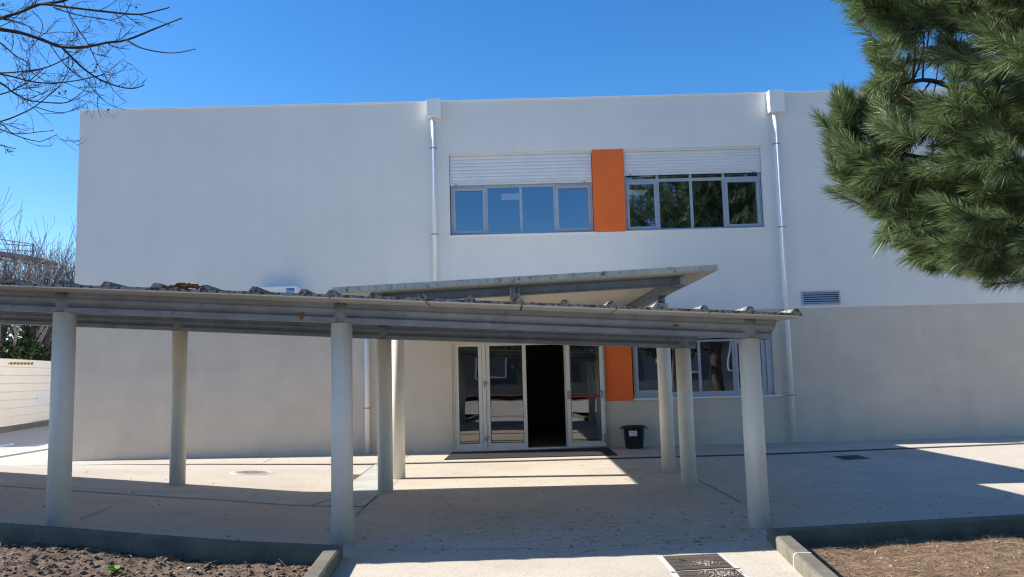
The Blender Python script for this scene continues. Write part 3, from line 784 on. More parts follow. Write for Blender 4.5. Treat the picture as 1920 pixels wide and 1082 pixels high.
B_('orange_panel', lambda bm: box(bm, UO[0], UO[1], WY - .004, WY + .2, UO[2], UO[3], .003), MT['orange'], school)
B_('orange_panel', lambda bm: box(bm, LO[0] + .004, LO[1] - .02, LY - .004, LY + .2, LO[2], LO[3] - .003, .003), MT['orange'], school)
def sill(x0, x1, z, y, d=.05): B_('sill', lambda bm: box(bm, x0, x1, y - d, y + .2, z - .035, z, .005), MT['coping'], school)
sill(UL[0] - .05, UL[1] + .03, UL[2] + .002, WY, .03); sill(UR[0] - .03, UR[1] + .12, UR[2] + .002, WY, .03)
sill(LR[0] - .02, LR[1] + .14, LR[2] + .002, LY, .07)
cutsLo = [WX(1250, 690), WX(1314, 690), WX(1379, 690)]
window(LR[0] + .02, LR[1] - .14, LR[2] + .07, LR[3] - .03, cutsLo, .09)
def jamb(bm):
    box(bm, LR[0] + .004, LR[1] - .02, LY + .06, LY + .2, LR[2] + .004, LR[2] + .068)
    box(bm, LR[1] - .138, LR[1] - .004, LY + .05, LY + .2, LR[2] + .072, LR[3] - .032)
B_('window_surround', jamb, MT['alu'], school)

# doors ----------------------------------------------------------------------
dx = lambda px: WX(px, 745)
DYD = LY + .07
ztr = WZ(870, 641)
def door_leaf(x0, x1, z0, z1, y, name='door', st=.085, bot=.12, tr=None):
    def fr(bm):
        box(bm, x0, x0 + st, y, y + .05, z0, z1, .004); box(bm, x1 - st, x1, y, y + .05, z0, z1, .004)
        box(bm, x0 + st, x1 - st, y + .001, y + .049, z0, z0 + bot); box(bm, x0 + st, x1 - st, y + .001, y + .049, z1 - st, z1)
    d_ = B_(name, fr, MT['door'], school)
    B_('pane', lambda bm: bm.faces.new([bm.verts.new(v) for v in ((x0 + st - .01, y + .025, z0 + bot - .01), (x1 - st + .01, y + .025, z0 + bot - .01), (x1 - st + .01, y + .025, z1 - st + .01), (x0 + st - .01, y + .025, z1 - st + .01))]), MT['dglass'], d_)
    def bead(bm):
        a, b, c_, e_ = x0 + st, x1 - st, z0 + bot, z1 - st
        frame_bars(bm, a, b, c_, e_, y + .012, y + .0245, .012)
    B_('glazing_bead', bead, MT['black'], d_)
    return d_
zh = DR[3] - .05
def dframe(bm):
    box(bm, DR[0], DR[0] + .06, DYD - .01, DYD + .1, .01, DR[3]); box(bm, DR[1] - .06, DR[1], DYD - .01, DYD + .1, .01, DR[3])
    box(bm, DR[0] + .06, DR[1] - .06, DYD - .01, DYD + .1, zh, DR[3])
    box(bm, dx(905), dx(911.5), DYD - .008, DYD + .098, .01, zh)
    box(bm, dx(1060), dx(1066), DYD - .008, DYD + .098, .01, zh)
    box(bm, DR[0] + .06, DR[1] - .06, DYD - .006, DYD + .096, ztr + .03, ztr + .1)
    box(bm, DR[0], DR[1], DYD - .012, DYD + .12, .003, .035)
B_('door_frame', dframe, MT['door'], school)
dl = ztr + .027
door_leaf(DR[0] + .062, dx(904.5), .037, dl, DYD + .01)
d2 = door_leaf(dx(912), dx(988), .037, dl, DYD + .005)
for xa, xb in ((DR[0] + .12, DR[0] + .19), (dx(890), dx(894))): B_('drain_slot', lambda bm: box(bm, xa, xb, DYD - .004, DYD + .009, dl - .05, dl - .03), MT['iron'], school)
for zz in (WZ(908, 720), WZ(908, 822)):
    def hg(bm):
        cyl(bm, dx(909), DYD - .025, zz - .06, zz + .06, .016, n=12); box(bm, dx(909) - .01, dx(909) + .07, DYD - .035, DYD + .004, zz + .0, zz + .045)
    B_('hinge', hg, MT['steel'], d2)
def pushbar(x0, x1, z, y, parent):
    B_('push_bar', lambda bm: box(bm, x0, x1, y - .045, y - .015, z - .018, z + .018, .006), MT['red'], parent)
    for x in (x0, x1): B_('bar_bracket', lambda bm: box(bm, x - .035, x + .035, y - .06, y - .001, z - .05, z + .13, .012), MT['steel'], parent)
door_leaf(dx(1066.5), DR[1] - .062, .037, dl, DYD + .015)                     # fixed side light behind the open leaf
# open leaf folded back against the side light, inner face with the red bar outwards
yo = LY - .12
d3 = door_leaf(dx(1062.5), dx(1132), .045, dl, yo)
pushbar(dx(1066), dx(1127), WZ(1095, 743), yo, d3)
B_('leaf_edge', lambda bm: box(bm, dx(1132) + .003, dx(1132) + .03, yo - .004, yo + .07, .04, dl, .004), MT['alu'], d3)
B_('push_bar', lambda bm: box(bm, dx(918), dx(978), DYD + .09, DYD + .12, WZ(950, 747) - .018, WZ(950, 747) + .018, .006), MT['red'], d2)
B_('bolt_case', lambda bm: box(bm, dx(1128), dx(1132), yo - .03, yo - .001, WZ(1130, 828), WZ(1130, 813), .006), MT['steel'], d3)

for zt in (0,):
    B_('transom_pane', lambda bm: bm.faces.new([bm.verts.new(v) for v in ((DR[0] + .05, DYD + .05, ztr + .09), (DR[1] - .05, DYD + .05, ztr + .09), (DR[1] - .05, DYD + .05, zh + .01), (DR[0] + .05, DYD + .05, zh + .01))]), MT['dglass'], school)

# rain pipes -------------------------------------------------------------------
def downpipe(x, z0, z1, y, r=.052, clamps=(), hopper=None):
    def pp(bm):
        cyl(bm, x, y, z0, z1, r, n=20)
    d_ = B_('downpipe', pp, MT['pipe'], school)
    for z in clamps:
        def cl(bm):
            cyl(bm, x, y, z - .012, z + .012, r + .006, n=20)
            for s_ in (-1, 1): box(bm, x + s_ * (r + .02) - .018, x + s_ * (r + .02) + .018, y - .012, y + .012, z - .011, z + .011)
        B_('pipe_clamp', cl, MT['steel'], d_)
    if hopper:
        x0, x1, a, b = hopper
        B_('hopper_box', lambda bm: box(bm, x0, x1, y - .14, WY - .001, a, b, .006), MT['pipe'], d_)
    return d_
xh = WX(814, 205)
downpipe(WX(815, 380), WZ(818, 540), WZ(814, 222), WY - .1, clamps=(WZ(815, 280), WZ(816, 441)),
         hopper=(WX(801, 205), WX(828, 205), WZ(815, 223), BTOP + .012))
downpipe(WX(1467, 500), .02, WZ(1446, 213), WY - .1, clamps=(WZ(1452, 272), WZ(1463, 427), WZ(1483, 741)),
         hopper=(WX(1437, 196), WX(1465, 196), WZ(1449, 214), BTOP + .012))
downpipe(WX(690, 745), .02, 3.35, WY - .09, r=.056, clamps=(WZ(690, 765),))
# vent grille
vx0, vx1, vz0, vz1 = WX(1503, 559), WX(1575, 558), WZ(1539, 572), WZ(1539, 546)
def vg(bm): frame_bars(bm, vx0, vx1, vz0, vz1, WY - .022, WY - .002, .035)
vo_ = B_('vent_grille', vg, MT['alu'], school)
def vs(bm):
    for i in range(5):
        z = vz0 + .045 + i * (vz1 - vz0 - .09) / 4.6
        v = [bm.verts.new(q) for q in ((vx0 + .03, WY - .018, z), (vx1 - .03, WY - .018, z), (vx1 - .03, WY - .004, z + .03), (vx0 + .03, WY - .004, z + .03))]; bm.faces.new(v)
B_('louvre', vs, MT['alu'], vo_)
B_('opening', lambda bm: bm.faces.new([bm.verts.new(q) for q in ((vx0 + .03, WY - .003, vz0 + .03), (vx1 - .03, WY - .003, vz0 + .03), (vx1 - .03, WY - .003, vz1 - .03), (vx0 + .03, WY - .003, vz1 - .03))]), MT['void'], vo_)

# air conditioner --------------------------------------------------------------
ay = WY - .29
ax0, ax1 = on_y(485, 545, ay).x, on_y(560, 545, ay).x; az1 = on_y(525, 537.5, ay).z; az0 = az1 - .62
ac = empty('air_conditioner', (ax0, ay, az0), 'white air conditioning unit with a blue label, on the wall just above the walkway roof', 'air conditioner')
B_('casing', lambda bm: box(bm, ax0, ax1, ay, WY - .03, az0, az1, .03), MT['white'], ac)
B_('lid', lambda bm: box(bm, ax0 - .01, ax1 - .05, ay - .008, WY - .05, az1 - .03, az1 + .006, .006), MT['white'], ac)
B_('blue_label', lambda bm: box(bm, on_y(537, 545, ay).x, on_y(552, 545, ay).x, ay - .006, ay - .001, on_y(545, 548.5, ay).z, on_y(545, 540.5, ay).z, .001), MT['blue'], ac)
for s_ in (.15, .75): B_('bracket', lambda bm: box(bm, ax0 + s_ - .02, ax0 + s_ + .02, ay - .02, WY - .002, az0 - .05, az0 - .001), MT['steel'], ac)
fc = bpy.data.curves.new('lettering', 'FONT'); fc.body = 'Midea'; fc.size = .062; fc.extrude = .001
fo = bpy.data.objects.new('tmp', fc); COL.objects.link(fo)
fme = bpy.data.meshes.new_from_object(fo.evaluated_get(bpy.context.evaluated_depsgraph_get()))
bpy.data.objects.remove(fo)
fme.transform(Matrix.Translation((on_y(538.2, 545, ay).x, ay - .0075, on_y(545, 547.2, ay).z)) @ Matrix.Rotation(R(90), 4, 'X'))
fme.materials.clear()
link('lettering', fme, MT['white'], ac)

# ------------------------------------------------------------------ bins
def tub():
    c = on_z(1193, 843); cx, cy = c.x, c.y + .27; root = empty('rubbish_bin', (cx, cy, 0), 'black plastic tub with flared handles and a paper label, right of the doors', 'bin')
    prof = [(.19, .012), (.2, .03), (.235, .45), (.245, .455), (.245, .475), (.252, .48), (.252, .50), (.232, .5), (.215, .42), (.17, .05)]
    B_('tub', lambda bm: lathe(bm, cx, cy, prof, 36), MT['black'], root)
    for s_ in (-1, 1):
        def hd(bm):
            pr = [(.235, .50), (.275, .472), (.305, .425), (.296, .418), (.268, .455), (.235, .47)]
            extrude_profile(bm, [(a * s_, b) for a, b in pr], Vector((cx, cy - .09, 0)), Vector((cx, cy + .09, 0)), Vector((1, 0, 0)))
        B_('handle', hd, MT['black'], root)
    def lab(bm, r_off=0, a0=-.62, a1=.16, z0=.29, z1=.405):
        n = 8; pv = None
        for i in range(n + 1):
            an = -math.pi / 2 + a0 + (a1 - a0) * i / n
            rr = lambda z: .2 + (.235 - .2) * (z - .03) / .42 + .003 + r_off
            p0 = bm.verts.new((cx + rr(z0) * math.cos(an), cy + rr(z0) * math.sin(an), z0)); p1 = bm.verts.new((cx + rr(z1) * math.cos(an), cy + rr(z1) * math.sin(an), z1))
            if pv: bm.faces.new((pv[0], p0, p1, pv[1]))
            pv = (p0, p1)
    po = B_('paper_label', lab, MT['paper'], root)
    for zc in (.372, .322):
        def scrib(bm):
            a = -.55
            while a < .02:
                w_ = random.uniform(.02, .05); h = random.uniform(.008, .014)
                lab(bm, .0015, a, a + w_ * .45, zc - h, zc + h); lab(bm, .0018, a, a + w_ + .03, zc - .003, zc + .002)
                a += w_ + .022
        B_('handwriting', scrib, MT['ink'], po)
tub()
def bagbin():
    c = on_z(716, 850.5); cx, cy = c.x, c.y + .2
    root = empty('litter_bin', (cx, cy, 0), 'pale litter bin lined with a black bag, half hidden behind the left columns', 'bin')
    B_('bucket', lambda bm: lathe(bm, cx, cy, [(.13, .01), (.15, .05), (.185, .42), (.17, .42), (.14, .06)], 24), MT['white'], root)
    def bag(bm):
        n = 26; rings = []
        for r_, z in ((.187, .30), (.20, .40), (.21, .47), (.19, .52), (.15, .47)):
            rings.append([bm.verts.new((cx + (r_ + random.uniform(-.012, .014)) * math.cos(6.2832 * i / n), cy + (r_ + random.uniform(-.012, .014)) * math.sin(6.2832 * i / n), z + random.uniform(-.02, .02))) for i in range(n)])
        for a, b in zip(rings, rings[1:]):
            for i in range(n): bm.faces.new((a[i], a[(i + 1) % n], b[(i + 1) % n], b[i]))
    B_('bin_bag', bag, MT['black'], root)
bagbin()

# ------------------------------------------------------------------ covered walkway
def base_pt(px, py, r):                                        # pixel of the front of a column's foot -> its axis
    q = gp_(px, py); k = Vector((q.x, q.y, 0)).normalized() * r; return Vector((q.x + k.x, q.y + k.y, 0))
FR = [base_pt(1424, 991.5, .115), base_pt(642, 1022, .117), base_pt(108.5, 992, .116)]
RR_ = [base_pt(1292.5, 912, .116), base_pt(723, 925.5, .115), base_pt(332.5, 911, .116)]
topF = [on_y(1406, 634.5, FR[0].y - .11).z, on_y(637, 605, FR[1].y - .11).z, on_y(119, 585, FR[2].y - .12).z]
topR = [on_y(1280, 653, RR_[0].y - .11).z, on_y(718, 636, RR_[1].y - .11).z, on_y(335, 620, RR_[2].y - .12).z]
radF = [.116] * 3; radR = [.116] * 3
def ext(lst):
    return lst + [lst[2] + Vector((-k, 0, 0)) for k in (3.4, 6.8, 9.6)]
FR = ext(FR); RR_ = ext(RR_)
for T_ in (topF, topR):
    s_ = (T_[2] - T_[1]); s_ = .066; T_ += [T_[2] + s_ * 3.4, T_[2] + s_ * 6.8, T_[2] + s_ * 9.6]
radF += [.116] * 3; radR += [.116] * 3
walk = empty('walkway_canopy', (FR[1].x, FR[1].y, 0), 'long low covered walkway with ribbed lichen stained roof on round cream columns', 'canopy')
BH = .215
for lst, T_, rad in ((FR, topF, radF), (RR_, topR, radR)):
    for q, t, r_ in zip(lst, T_, rad):
        co = B_('column', lambda bm: cyl(bm, q.x, q.y, gz(q.x, q.y) - .03, t, r_, r_ * .985, n=48), MT['column'], walk)
        B_('collar', lambda bm: cyl(bm, q.x, q.y, t + .001, t + BH - .004, r_ * .86, r_ * .86, n=32), MT['galv'], co)
def beam_prof():
    h = [(.07, BH), (.075, .165), (.088, .150), (.088, .142), (.080, .11), (.055, .078), (.045, .068), (.045, .062), (.09, .056), (.092, .002), (.085, 0)]
    return h + [(-a, b) for a, b in h[::-1]]
def beams(lst, T_, endx):
    pts = [Vector((q.x, q.y, t)) for q, t in zip(lst, T_)]
    d0 = (pts[0] - pts[1]).normalized()
    pts = [pts[0] + d0 * endx] + pts[1:]
    for a, b in zip(pts, pts[1:]):
        dd = (a - b); side = Vector((dd.y, -dd.x, 0)).normalized()
        if side.y > 0: side = -side
        bm = bmesh.new(); pr = beam_prof(); n = len(pr)
        va = []; vb = []
        for o_, h in pr:
            sl_ = (h / BH) * .09 if a is pts[0] else 0          # raked free end
            va.append(bm.verts.new(a + d0 * sl_ + side * o_ + Vector((0, 0, h)))); vb.append(bm.verts.new(b + side * o_ + Vector((0, 0, h))))
        for i in range(n): bm.faces.new((va[i], va[(i + 1) % n], vb[(i + 1) % n], vb[i]))
        bm.faces.new(va[::-1]); bm.faces.new(vb)
        link('beam', finish(bm), MT['galv'], walk)
beams(FR, topF, .22); beams(RR_, topR, .17)
# roof: two wings
fo_, ro_ = .60, .50
def rz(t): return t + BH + .004
front = []; rear = []
xe = on_y(1505, 585, FR[0].y - fo_).x
for i in range(len(FR)):
    front.append(Vector((FR[i].x, FR[i].y - fo_, rz(topF[i])))); rear.append(Vector((RR_[i].x, RR_[i].y + ro_, rz(topR[i]))))
# extend the right end
df = (front[0] - front[1]); df *= (xe - front[0].x) / df.x; dr = (rear[0] - rear[1]); dr *= (xe + .02 - rear[0].x) / dr.x
front[0] = front[0] + df; rear[0] = rear[0] + dr
ST, RT = .012, .045
for i in range(len(front) - 1):
    A, B2, C2, D2 = front[i], front[i + 1], rear[i + 1], rear[i]
    def sf(bm):
        n = max(1, round((A - B2).length / 1.0))
        for k in range(n):
            a = A.lerp(B2, k / n + .002); b = A.lerp(B2, (k + 1) / n - .002); c_ = D2.lerp(C2, (k + 1) / n - .002); d = D2.lerp(C2, k / n + .002)
            up = Vector((0, 0, ST)); slab(bm, a + up, b + up, c_ + up, d + up, ST)
    B_('soffit', sf, MT['soffit'], walk)
    def rf(bm):
        up = Vector((0, 0, ST + .001 + RT * .62)); slab(bm, A + up, B2 + up, C2 + up, D2 + up, RT * .62)
        L = (A - B2).length; n = max(1, round(L / .505))
        for k in range(n + (1 if i == 0 else 0)):
            t = (k + (.12 if i == 0 else .5)) / (n + (.05 if i == 0 else 0)); t = min(t, .995)
            a = A.lerp(B2, t) + up + Vector((0, 0, .0005)); c_ = D2.lerp(C2, t) + up + Vector((0, 0, .0005)); d = (B2 - A).normalized()
            jig = random.uniform(.9, 1.12); hb, ht, hh = .058 * jig, .022 * jig, .046 * jig
            ln = [(-hb, 0), (-ht, hh), (ht, hh), (hb, 0)]
            a = a + Vector((0, random.uniform(-.025, .01), 0))
            va = [bm.verts.new(a + d * o_ + Vector((0, 0, h))) for o_, h in ln]; vc = [bm.verts.new(c_ + d * o_ + Vector((0, 0, h))) for o_, h in ln]
            bm.faces.new(va); bm.faces.new(vc[::-1])
            for j in range(4): bm.faces.new((va[j], vc[j], vc[(j + 1) % 4], va[(j + 1) % 4]))
    B_('roof_sheet', rf, MT['rooftop'], walk)
# rust marks on the front beam
def patch(px, py, w_, h_, off=.0905):
    # jagged flake lying on the front beam's outer face
    def f(bm):
        y = None
        for a, b in ((FR[0], FR[1]), (FR[1], FR[2])):
            t = None
        d = ray(px, py); best = None
        for a, b in ((FR[0], FR[1]), (FR[1], FR[2])):
            dd = (b - a).normalized(); nn = Vector((dd.y, -dd.x, 0)); nn = nn if nn.y < 0 else -nn
            o_ = a + nn * off; t = (o_ - EYE).dot(nn) / d.dot(nn); q = EYE + d * t
            u = (q - a).dot(dd)
            if -.3 <= u <= (b - a).length: best = (q, dd, nn)
        q, dd, nn = best; n = 11
        ring = [q + nn * .003 + dd * math.cos(6.283 * k / n) * w_ * random.uniform(.5, 1) + Vector((0, 0, 1)) * math.sin(6.283 * k / n) * h_ * random.uniform(.5, 1) for k in range(n)]
        bm.faces.new([bm.verts.new(v) for v in ring])
    B_('rust_patch', f, MT['rust'], walk)
patch(1267, 611, .045, .022, .089); patch(566, 593, .035, .05, .089)
# dead leaves caught on the roof edge
def clump(bm):
    q = on_y(338, 537, FR[2].y - .95)
    for k in range(26):
        c_ = q + Vector((random.uniform(-.17, .17), random.uniform(-.05, .12), random.uniform(-.02, .03))); an = random.uniform(0, 6.28); t = random.uniform(-.6, .6); L = random.uniform(.05, .12)
        d = Vector((math.cos(an), math.sin(an) * .5, .25 * math.sin(t))) * L; s_ = Vector((-math.sin(an) * .3, .4, .6)).normalized() * .025
        bm.faces.new([bm.verts.new(v) for v in (c_ - d, c_ - s_, c_ + d, c_ + s_ * 1.2)])
fe = front[1].lerp(front[2], .5)
def on_roof_edge(px):
    best = None
    for i in range(len(front) - 1):
        for k in range(200):
            q = front[i].lerp(front[i + 1], k / 200); v = q - EYE; x = 960 + F_PX * v.dot(rc) / v.dot(fwd)
            if best is None or abs(x - px) < best[0]: best = (abs(x - px), q)
    return best[1].copy()
ce = on_roof_edge(338) + Vector((0, .06, ST + .05))
def clump2(bm):
    for k in range(40):
        u = random.gauss(0, .085)
        c_ = ce + Vector((u, random.uniform(-.07, .1), random.uniform(-.01, .045) * math.exp(-(u / .12) ** 2))); an = random.uniform(-.6, .6); L = random.uniform(.03, .09)
        d = Vector((math.cos(an), math.sin(an), random.uniform(-.3, .3))) * L; s_ = Vector((.1, -.6, .6)).normalized() * random.uniform(.012, .028)
        m_ = c_ + Vector((0, 0, .012))
        v = [bm.verts.new(x) for x in (c_ - d, c_ - s_, m_, c_ + d, c_ + s_)]
        bm.faces.new((v[0], v[1], v[2])); bm.faces.new((v[1], v[3], v[2])); bm.faces.new((v[3], v[4], v[2])); bm.faces.new((v[4], v[0], v[2]))
B_('dead_leaves', clump2, MT['deadleaf'], label='clump of brown dead leaves caught on the edge of the walkway roof', cat='leaves', origin=ce)

# ------------------------------------------------------------------ entrance canopy
EY = 12.05
eL = on_y(622, 539, EY); eR = on_y(1345.5, 496, EY); TH = .085
ent = empty('entrance_canopy', (0, 13.46, 0), 'higher flat canopy with streaked grey edge over the entrance doors, on two round posts', 'canopy')
zL, zR = eL.z, eR.z
def ez(x): return zL + (zR - zL) * (x - eL.x) / (eR.x - eL.x)
xL0, xR0 = eL.x, eR.x
def es(bm): slab(bm, Vector((xL0, EY, ez(xL0))), Vector((xR0, EY, ez(xR0))), Vector((xR0, WY - .02, ez(xR0))), Vector((xL0, WY - .02, ez(xL0))), TH)
B_('roof_slab', es, MT['fascia'], ent)
def es2(bm):
    n = 9
    for k in range(n):
        y0 = EY + .03 + (WY - .06 - EY) * k / n; y1 = EY + .03 + (WY - .06 - EY) * (k + 1) / n - .008
        slab(bm, *[Vector((x, y, ez(x) - TH - .001)) for x, y in ((xL0 + .02, y0), (xR0 - .02, y0), (xR0 - .02, y1), (xL0 + .02, y1))], .012)
B_('soffit', es2, MT['soffit'], ent)
pR = base_pt(1254.5, 886, .12); pL = base_pt(747, 899.5, .12)
IB = .17
def ibeam(h, wd=.07, t=.012, tw=.008):
    return [(-wd, 0), (wd, 0), (wd, t), (tw, t + .01), (tw, h - t - .01), (wd, h - t), (wd, h), (-wd, h), (-wd, h - t), (-tw, h - t - .01), (-tw, t + .01), (-wd, t)]
for pp in (pL, pR):
    zt = ez(pp.x) - TH - .014 - IB
    B_('post', lambda bm: cyl(bm, pp.x, pp.y, .004, zt - .13, .12, .118, n=40), MT['column'], ent)
    B_('post_head', lambda bm: (cyl(bm, pp.x, pp.y, zt - .129, zt - .002, .065, n=20), box(bm, pp.x - .09, pp.x + .09, pp.y - .1, pp.y + .1, zt - .012, zt - .001)), MT['galv'], ent)
for x in (pL.x, (pL.x + pR.x) / 2 - .25, pR.x):
    zt = ez(x) - TH - .014 - IB
    B_('side_beam', lambda bm: extrude_profile(bm, ibeam(IB), Vector((x, EY + .22, zt)), Vector((x, WY - .03, zt)), Vector((1, 0, 0))), MT['galv'], ent)
def fb(bm):
    for a, b in ((pL.x, (pL.x + pR.x) / 2 - .25), ((pL.x + pR.x) / 2 - .25, pR.x)):
        A = Vector((a + .075, EY + .42, ez(a + .075) - TH - .014 - IB + .02)); B2 = Vector((b - .075, EY + .42, ez(b - .075) - TH - .014 - IB + .02))
        extrude_profile(bm, ibeam(IB - .022, .06), A, B2, Vector((0, 1, 0)))
B_('front_beam', fb, MT['galv'], ent)

# ------------------------------------------------------------------ hoarding, far things at left
h0 = on_z(0, 812); h1 = on_z(92, 797); hd = (h1 - h0).normalized()
ha = h0 - hd * 7; hb = h0 + hd * 16
hz = on_y(0, 672, h0.y).z
hoard = empty('hoarding', ha, 'cream metal hoarding of horizontal boards beside the road at far left', 'hoarding')
hn = Vector((-hd.y, hd.x, 0)); hn = hn if hn.x > 0 else -hn      # towards the road
def hp(bm):
    n = 8; ph = (hz - .25) / n
    for k in range(n):
        z0 = .25 + k * ph
        prof = [(0, z0), (.03, z0 + .012), (.03, z0 + ph - .03), (0, z0 + ph - .004), (-.03, z0 + ph - .004), (-.03, z0)]
        extrude_profile(bm, prof, Vector((ha.x, ha.y, 0)), Vector((hb.x, hb.y, 0)), hn)
B_('board_panel', hp, MT['hoard'], hoard)
def hk(bm):
    L = (hb - ha).length; n = int(L / 2.2)
    for k in range(n):
        a = ha + hd * (k * 2.2 + .02); b = ha + hd * ((k + 1) * 2.2 - .02)
        extrude_profile(bm, [(-.12, -.02), (.12, -.02), (.1, .22), (-.1, .22)], Vector((a.x, a.y, 0)), Vector((b.x, b.y, 0)), hn)
B_('concrete_footing', hk, MT['kerb'], hoard)
def hit(px, py, off=.036):
    d = ray(px, py); o_ = h0 + hn * off; t = (o_ - EYE).dot(hn) / d.dot(hn); return EYE + d * t
def strip(bm, pxs, off): bm.faces.new([bm.verts.new(hit(x, y, off)) for x, y in pxs])
B_('hazard_strip', lambda bm: strip(bm, [(16, 679.5), (63, 679.5), (63, 683.5), (16, 683.5)], .037), MT['hyel'], hoard)
for k in range(7):
    x = 19 + k * 6.5
    B_('hazard_stripe', lambda bm: strip(bm, [(x + 1.5, 679.3), (x + 4.5, 679.3), (x + 3, 683.7), (x, 683.7)], .04), MT['black'], hoard)
B_('reflected_sun_patch', lambda bm: strip(bm, [(70, 738), (95, 737), (95, 757), (69, 758)], .038), MT['white'], hoard)  # patch of reflected sunlight, painted as a white face on the boards

def grow(T, p, d, L, r, depth, spread, twigs, updrift=.12, seglen=.35, sides=5, shrink=.72, minr=.006):
    n = max(3, int(L / seglen)); pts = [p.copy()]; q = p.copy(); dd = d.copy()
    for i in range(n):
        dd = (dd + Vector((random.gauss(0, .12), random.gauss(0, .12), random.gauss(updrift * .5, .08)))).normalized(); q = q + dd * (L / n); pts.append(q.copy())
    rad = [max(minr, r * (1 - .6 * i / n)) for i in range(n + 1)]
    T.add(pts, rad, sides if depth > 1 else 4)
    if depth <= 0: return
    k = random.randint(*twigs)
    for j in range(k):
        i = random.randint(max(1, n // 3), n); a = random.uniform(spread * .5, spread * 1.2)
        ax = Vector((random.gauss(0, 1), random.gauss(0, 1), random.gauss(0, .4))); ax = ax - dd * ax.dot(dd)
        if ax.length < 1e-3: continue
        nd = (dd * math.cos(a) + ax.normalized() * math.sin(a) + Vector((0, 0, updrift))).normalized()
        grow(T, pts[i], nd, L * random.uniform(.5, .85) * (shrink / .72), rad[i] * .62, depth - 1, spread, twigs, updrift, seglen, sides, shrink, minr)
def bare_tree(base, H, r, m, label, seed, lean=(0, 0), depth=4, twigs=(5, 7), spread=.62, minr=.0095, group='bare winter trees beyond the hoarding'):
    random.seed(seed); root = empty('bare_tree', base, label, 'tree', group)
    T0 = Tubes(); tp = base + Vector((lean[0] * .3, lean[1] * .3, H * .28)); T0.add([base, base.lerp(tp, .5), tp], [r * 1.15, r, r * .9], 8)
    link('trunk', T0.mesh(), m, root); T = Tubes()
    for k in range(5):
        a = 6.283 * k / 5 + random.uniform(-.5, .5); d = Vector((math.cos(a) * .5 + lean[0] * .1, math.sin(a) * .5, 1)).normalized()
        grow(T, tp - Vector((0, 0, random.uniform(0, .5))), d, H * random.uniform(.3, .42), r * .62, depth - 1, spread, twigs, .10, .5, 5, .72, minr)
    link('crown', T.mesh(), m, root)
def at(px, py, Y): return on_y(px, py, Y)
def gp(px, Y): q = on_y(px, 700, Y); return Vector((q.x, q.y, 0))
bare_tree(gp(88, 46), 10.0, .20, MT['bark_grey'], 'bare grey tree nearest the building edge, beyond the hoarding', 3)
bare_tree(gp(50, 44), 10.2, .20, MT['bark_grey'], 'bare grey tree with fine twigs in the middle beyond the hoarding', 14, lean=(1, 0))
bare_tree(gp(14, 40), 9.3, .17, MT['bark_pale'], 'pale barked bare tree at the left edge beyond the hoarding', 25, lean=(.8, 0), depth=4, twigs=(2, 4), minr=.014)
bare_tree(gp(-40, 42), 9.5, .2, MT['bark_grey'], 'bare tree mostly outside the left edge beyond the hoarding', 36, lean=(1, 0))
bare_tree(gp(116, 52), 9.6, .2, MT['bark_grey'], 'farthest bare tree, tucked against the white building edge', 44)

def leafy(name, ctr, rad, n, size, m, label, cat, seed, trunk=None, stem=MT['bark_grey'], group=None):
    random.seed(seed); root = empty(name, (ctr.x, ctr.y, 0), label, cat, group)
    V = []; Fc = []; Ln = []
    lob = [(ctr + Vector((random.uniform(-.6, .6) * rad[0], random.uniform(-.6, .6) * rad[1], random.uniform(-.55, .55) * rad[2])), random.uniform(.35, .6)) for _ in range(9)]
    for i in range(n):
        c_, f = random.choice(lob); v = Vector((random.gauss(0, 1), random.gauss(0, 1), random.gauss(0, 1))).normalized() * (random.random() ** .4)
        q = c_ + Vector((v.x * rad[0] * f, v.y * rad[1] * f, v.z * rad[2] * f)); nrm = (v + Vector((random.gauss(0, .5), random.gauss(0, .5), random.gauss(.3, .5)))).normalized()
        a = nrm.orthogonal().normalized(); b = nrm.cross(a); s_ = size * random.uniform(.6, 1.3); an = random.uniform(0, 6.28)
        u = (a * math.cos(an) + b * math.sin(an)) * s_; w_ = (b * math.cos(an) - a * math.sin(an)) * s_ * .5
        k = len(V); V += [q - u, q + w_, q + u, q - w_]; Fc += [k, k + 1, k + 2, k + 3]; Ln.append(4)
    link('foliage', mesh_np('f', [v[:] for v in V], Fc, Ln), m, root)
    T = Tubes()
    for c_, f in lob: T.add([Vector((ctr.x + random.uniform(-.2, .2), ctr.y, 0)), Vector((ctr.x, ctr.y, c_.z * .5)).lerp(c_, .3), c_], [.09, .06, .02], 5)
    link('stem', T.mesh(), stem, root)
leafy('evergreen_shrub', Vector((gp(18, 40).x, 40, 2.6)), (1.5, 1.2, 2.2), 5200, .12, MT['leaf'], 'dark evergreen shrub at the left edge behind the hoarding', 'shrub', 5, group='evergreen shrubs behind the hoarding')
leafy('evergreen_shrub', Vector((gp(62, 41).x, 41, 2.3)), (1.3, 1.2, 2.0), 4200, .12, MT['leaf'], 'evergreen shrub with yellowish leaves behind the hoarding, nearest the front left column', 'shrub', 6, group='evergreen shrubs behind the hoarding')
leafy('evergreen_shrub', Vector((gp(95, 44).x, 44, 2.3)), (1.5, 1.2, 1.6), 3200, .12, MT['leaf'], 'low dark shrub behind the hoarding, mostly hidden by the front left column', 'shrub', 8, group='evergreen shrubs behind the hoarding')
random.seed(77)
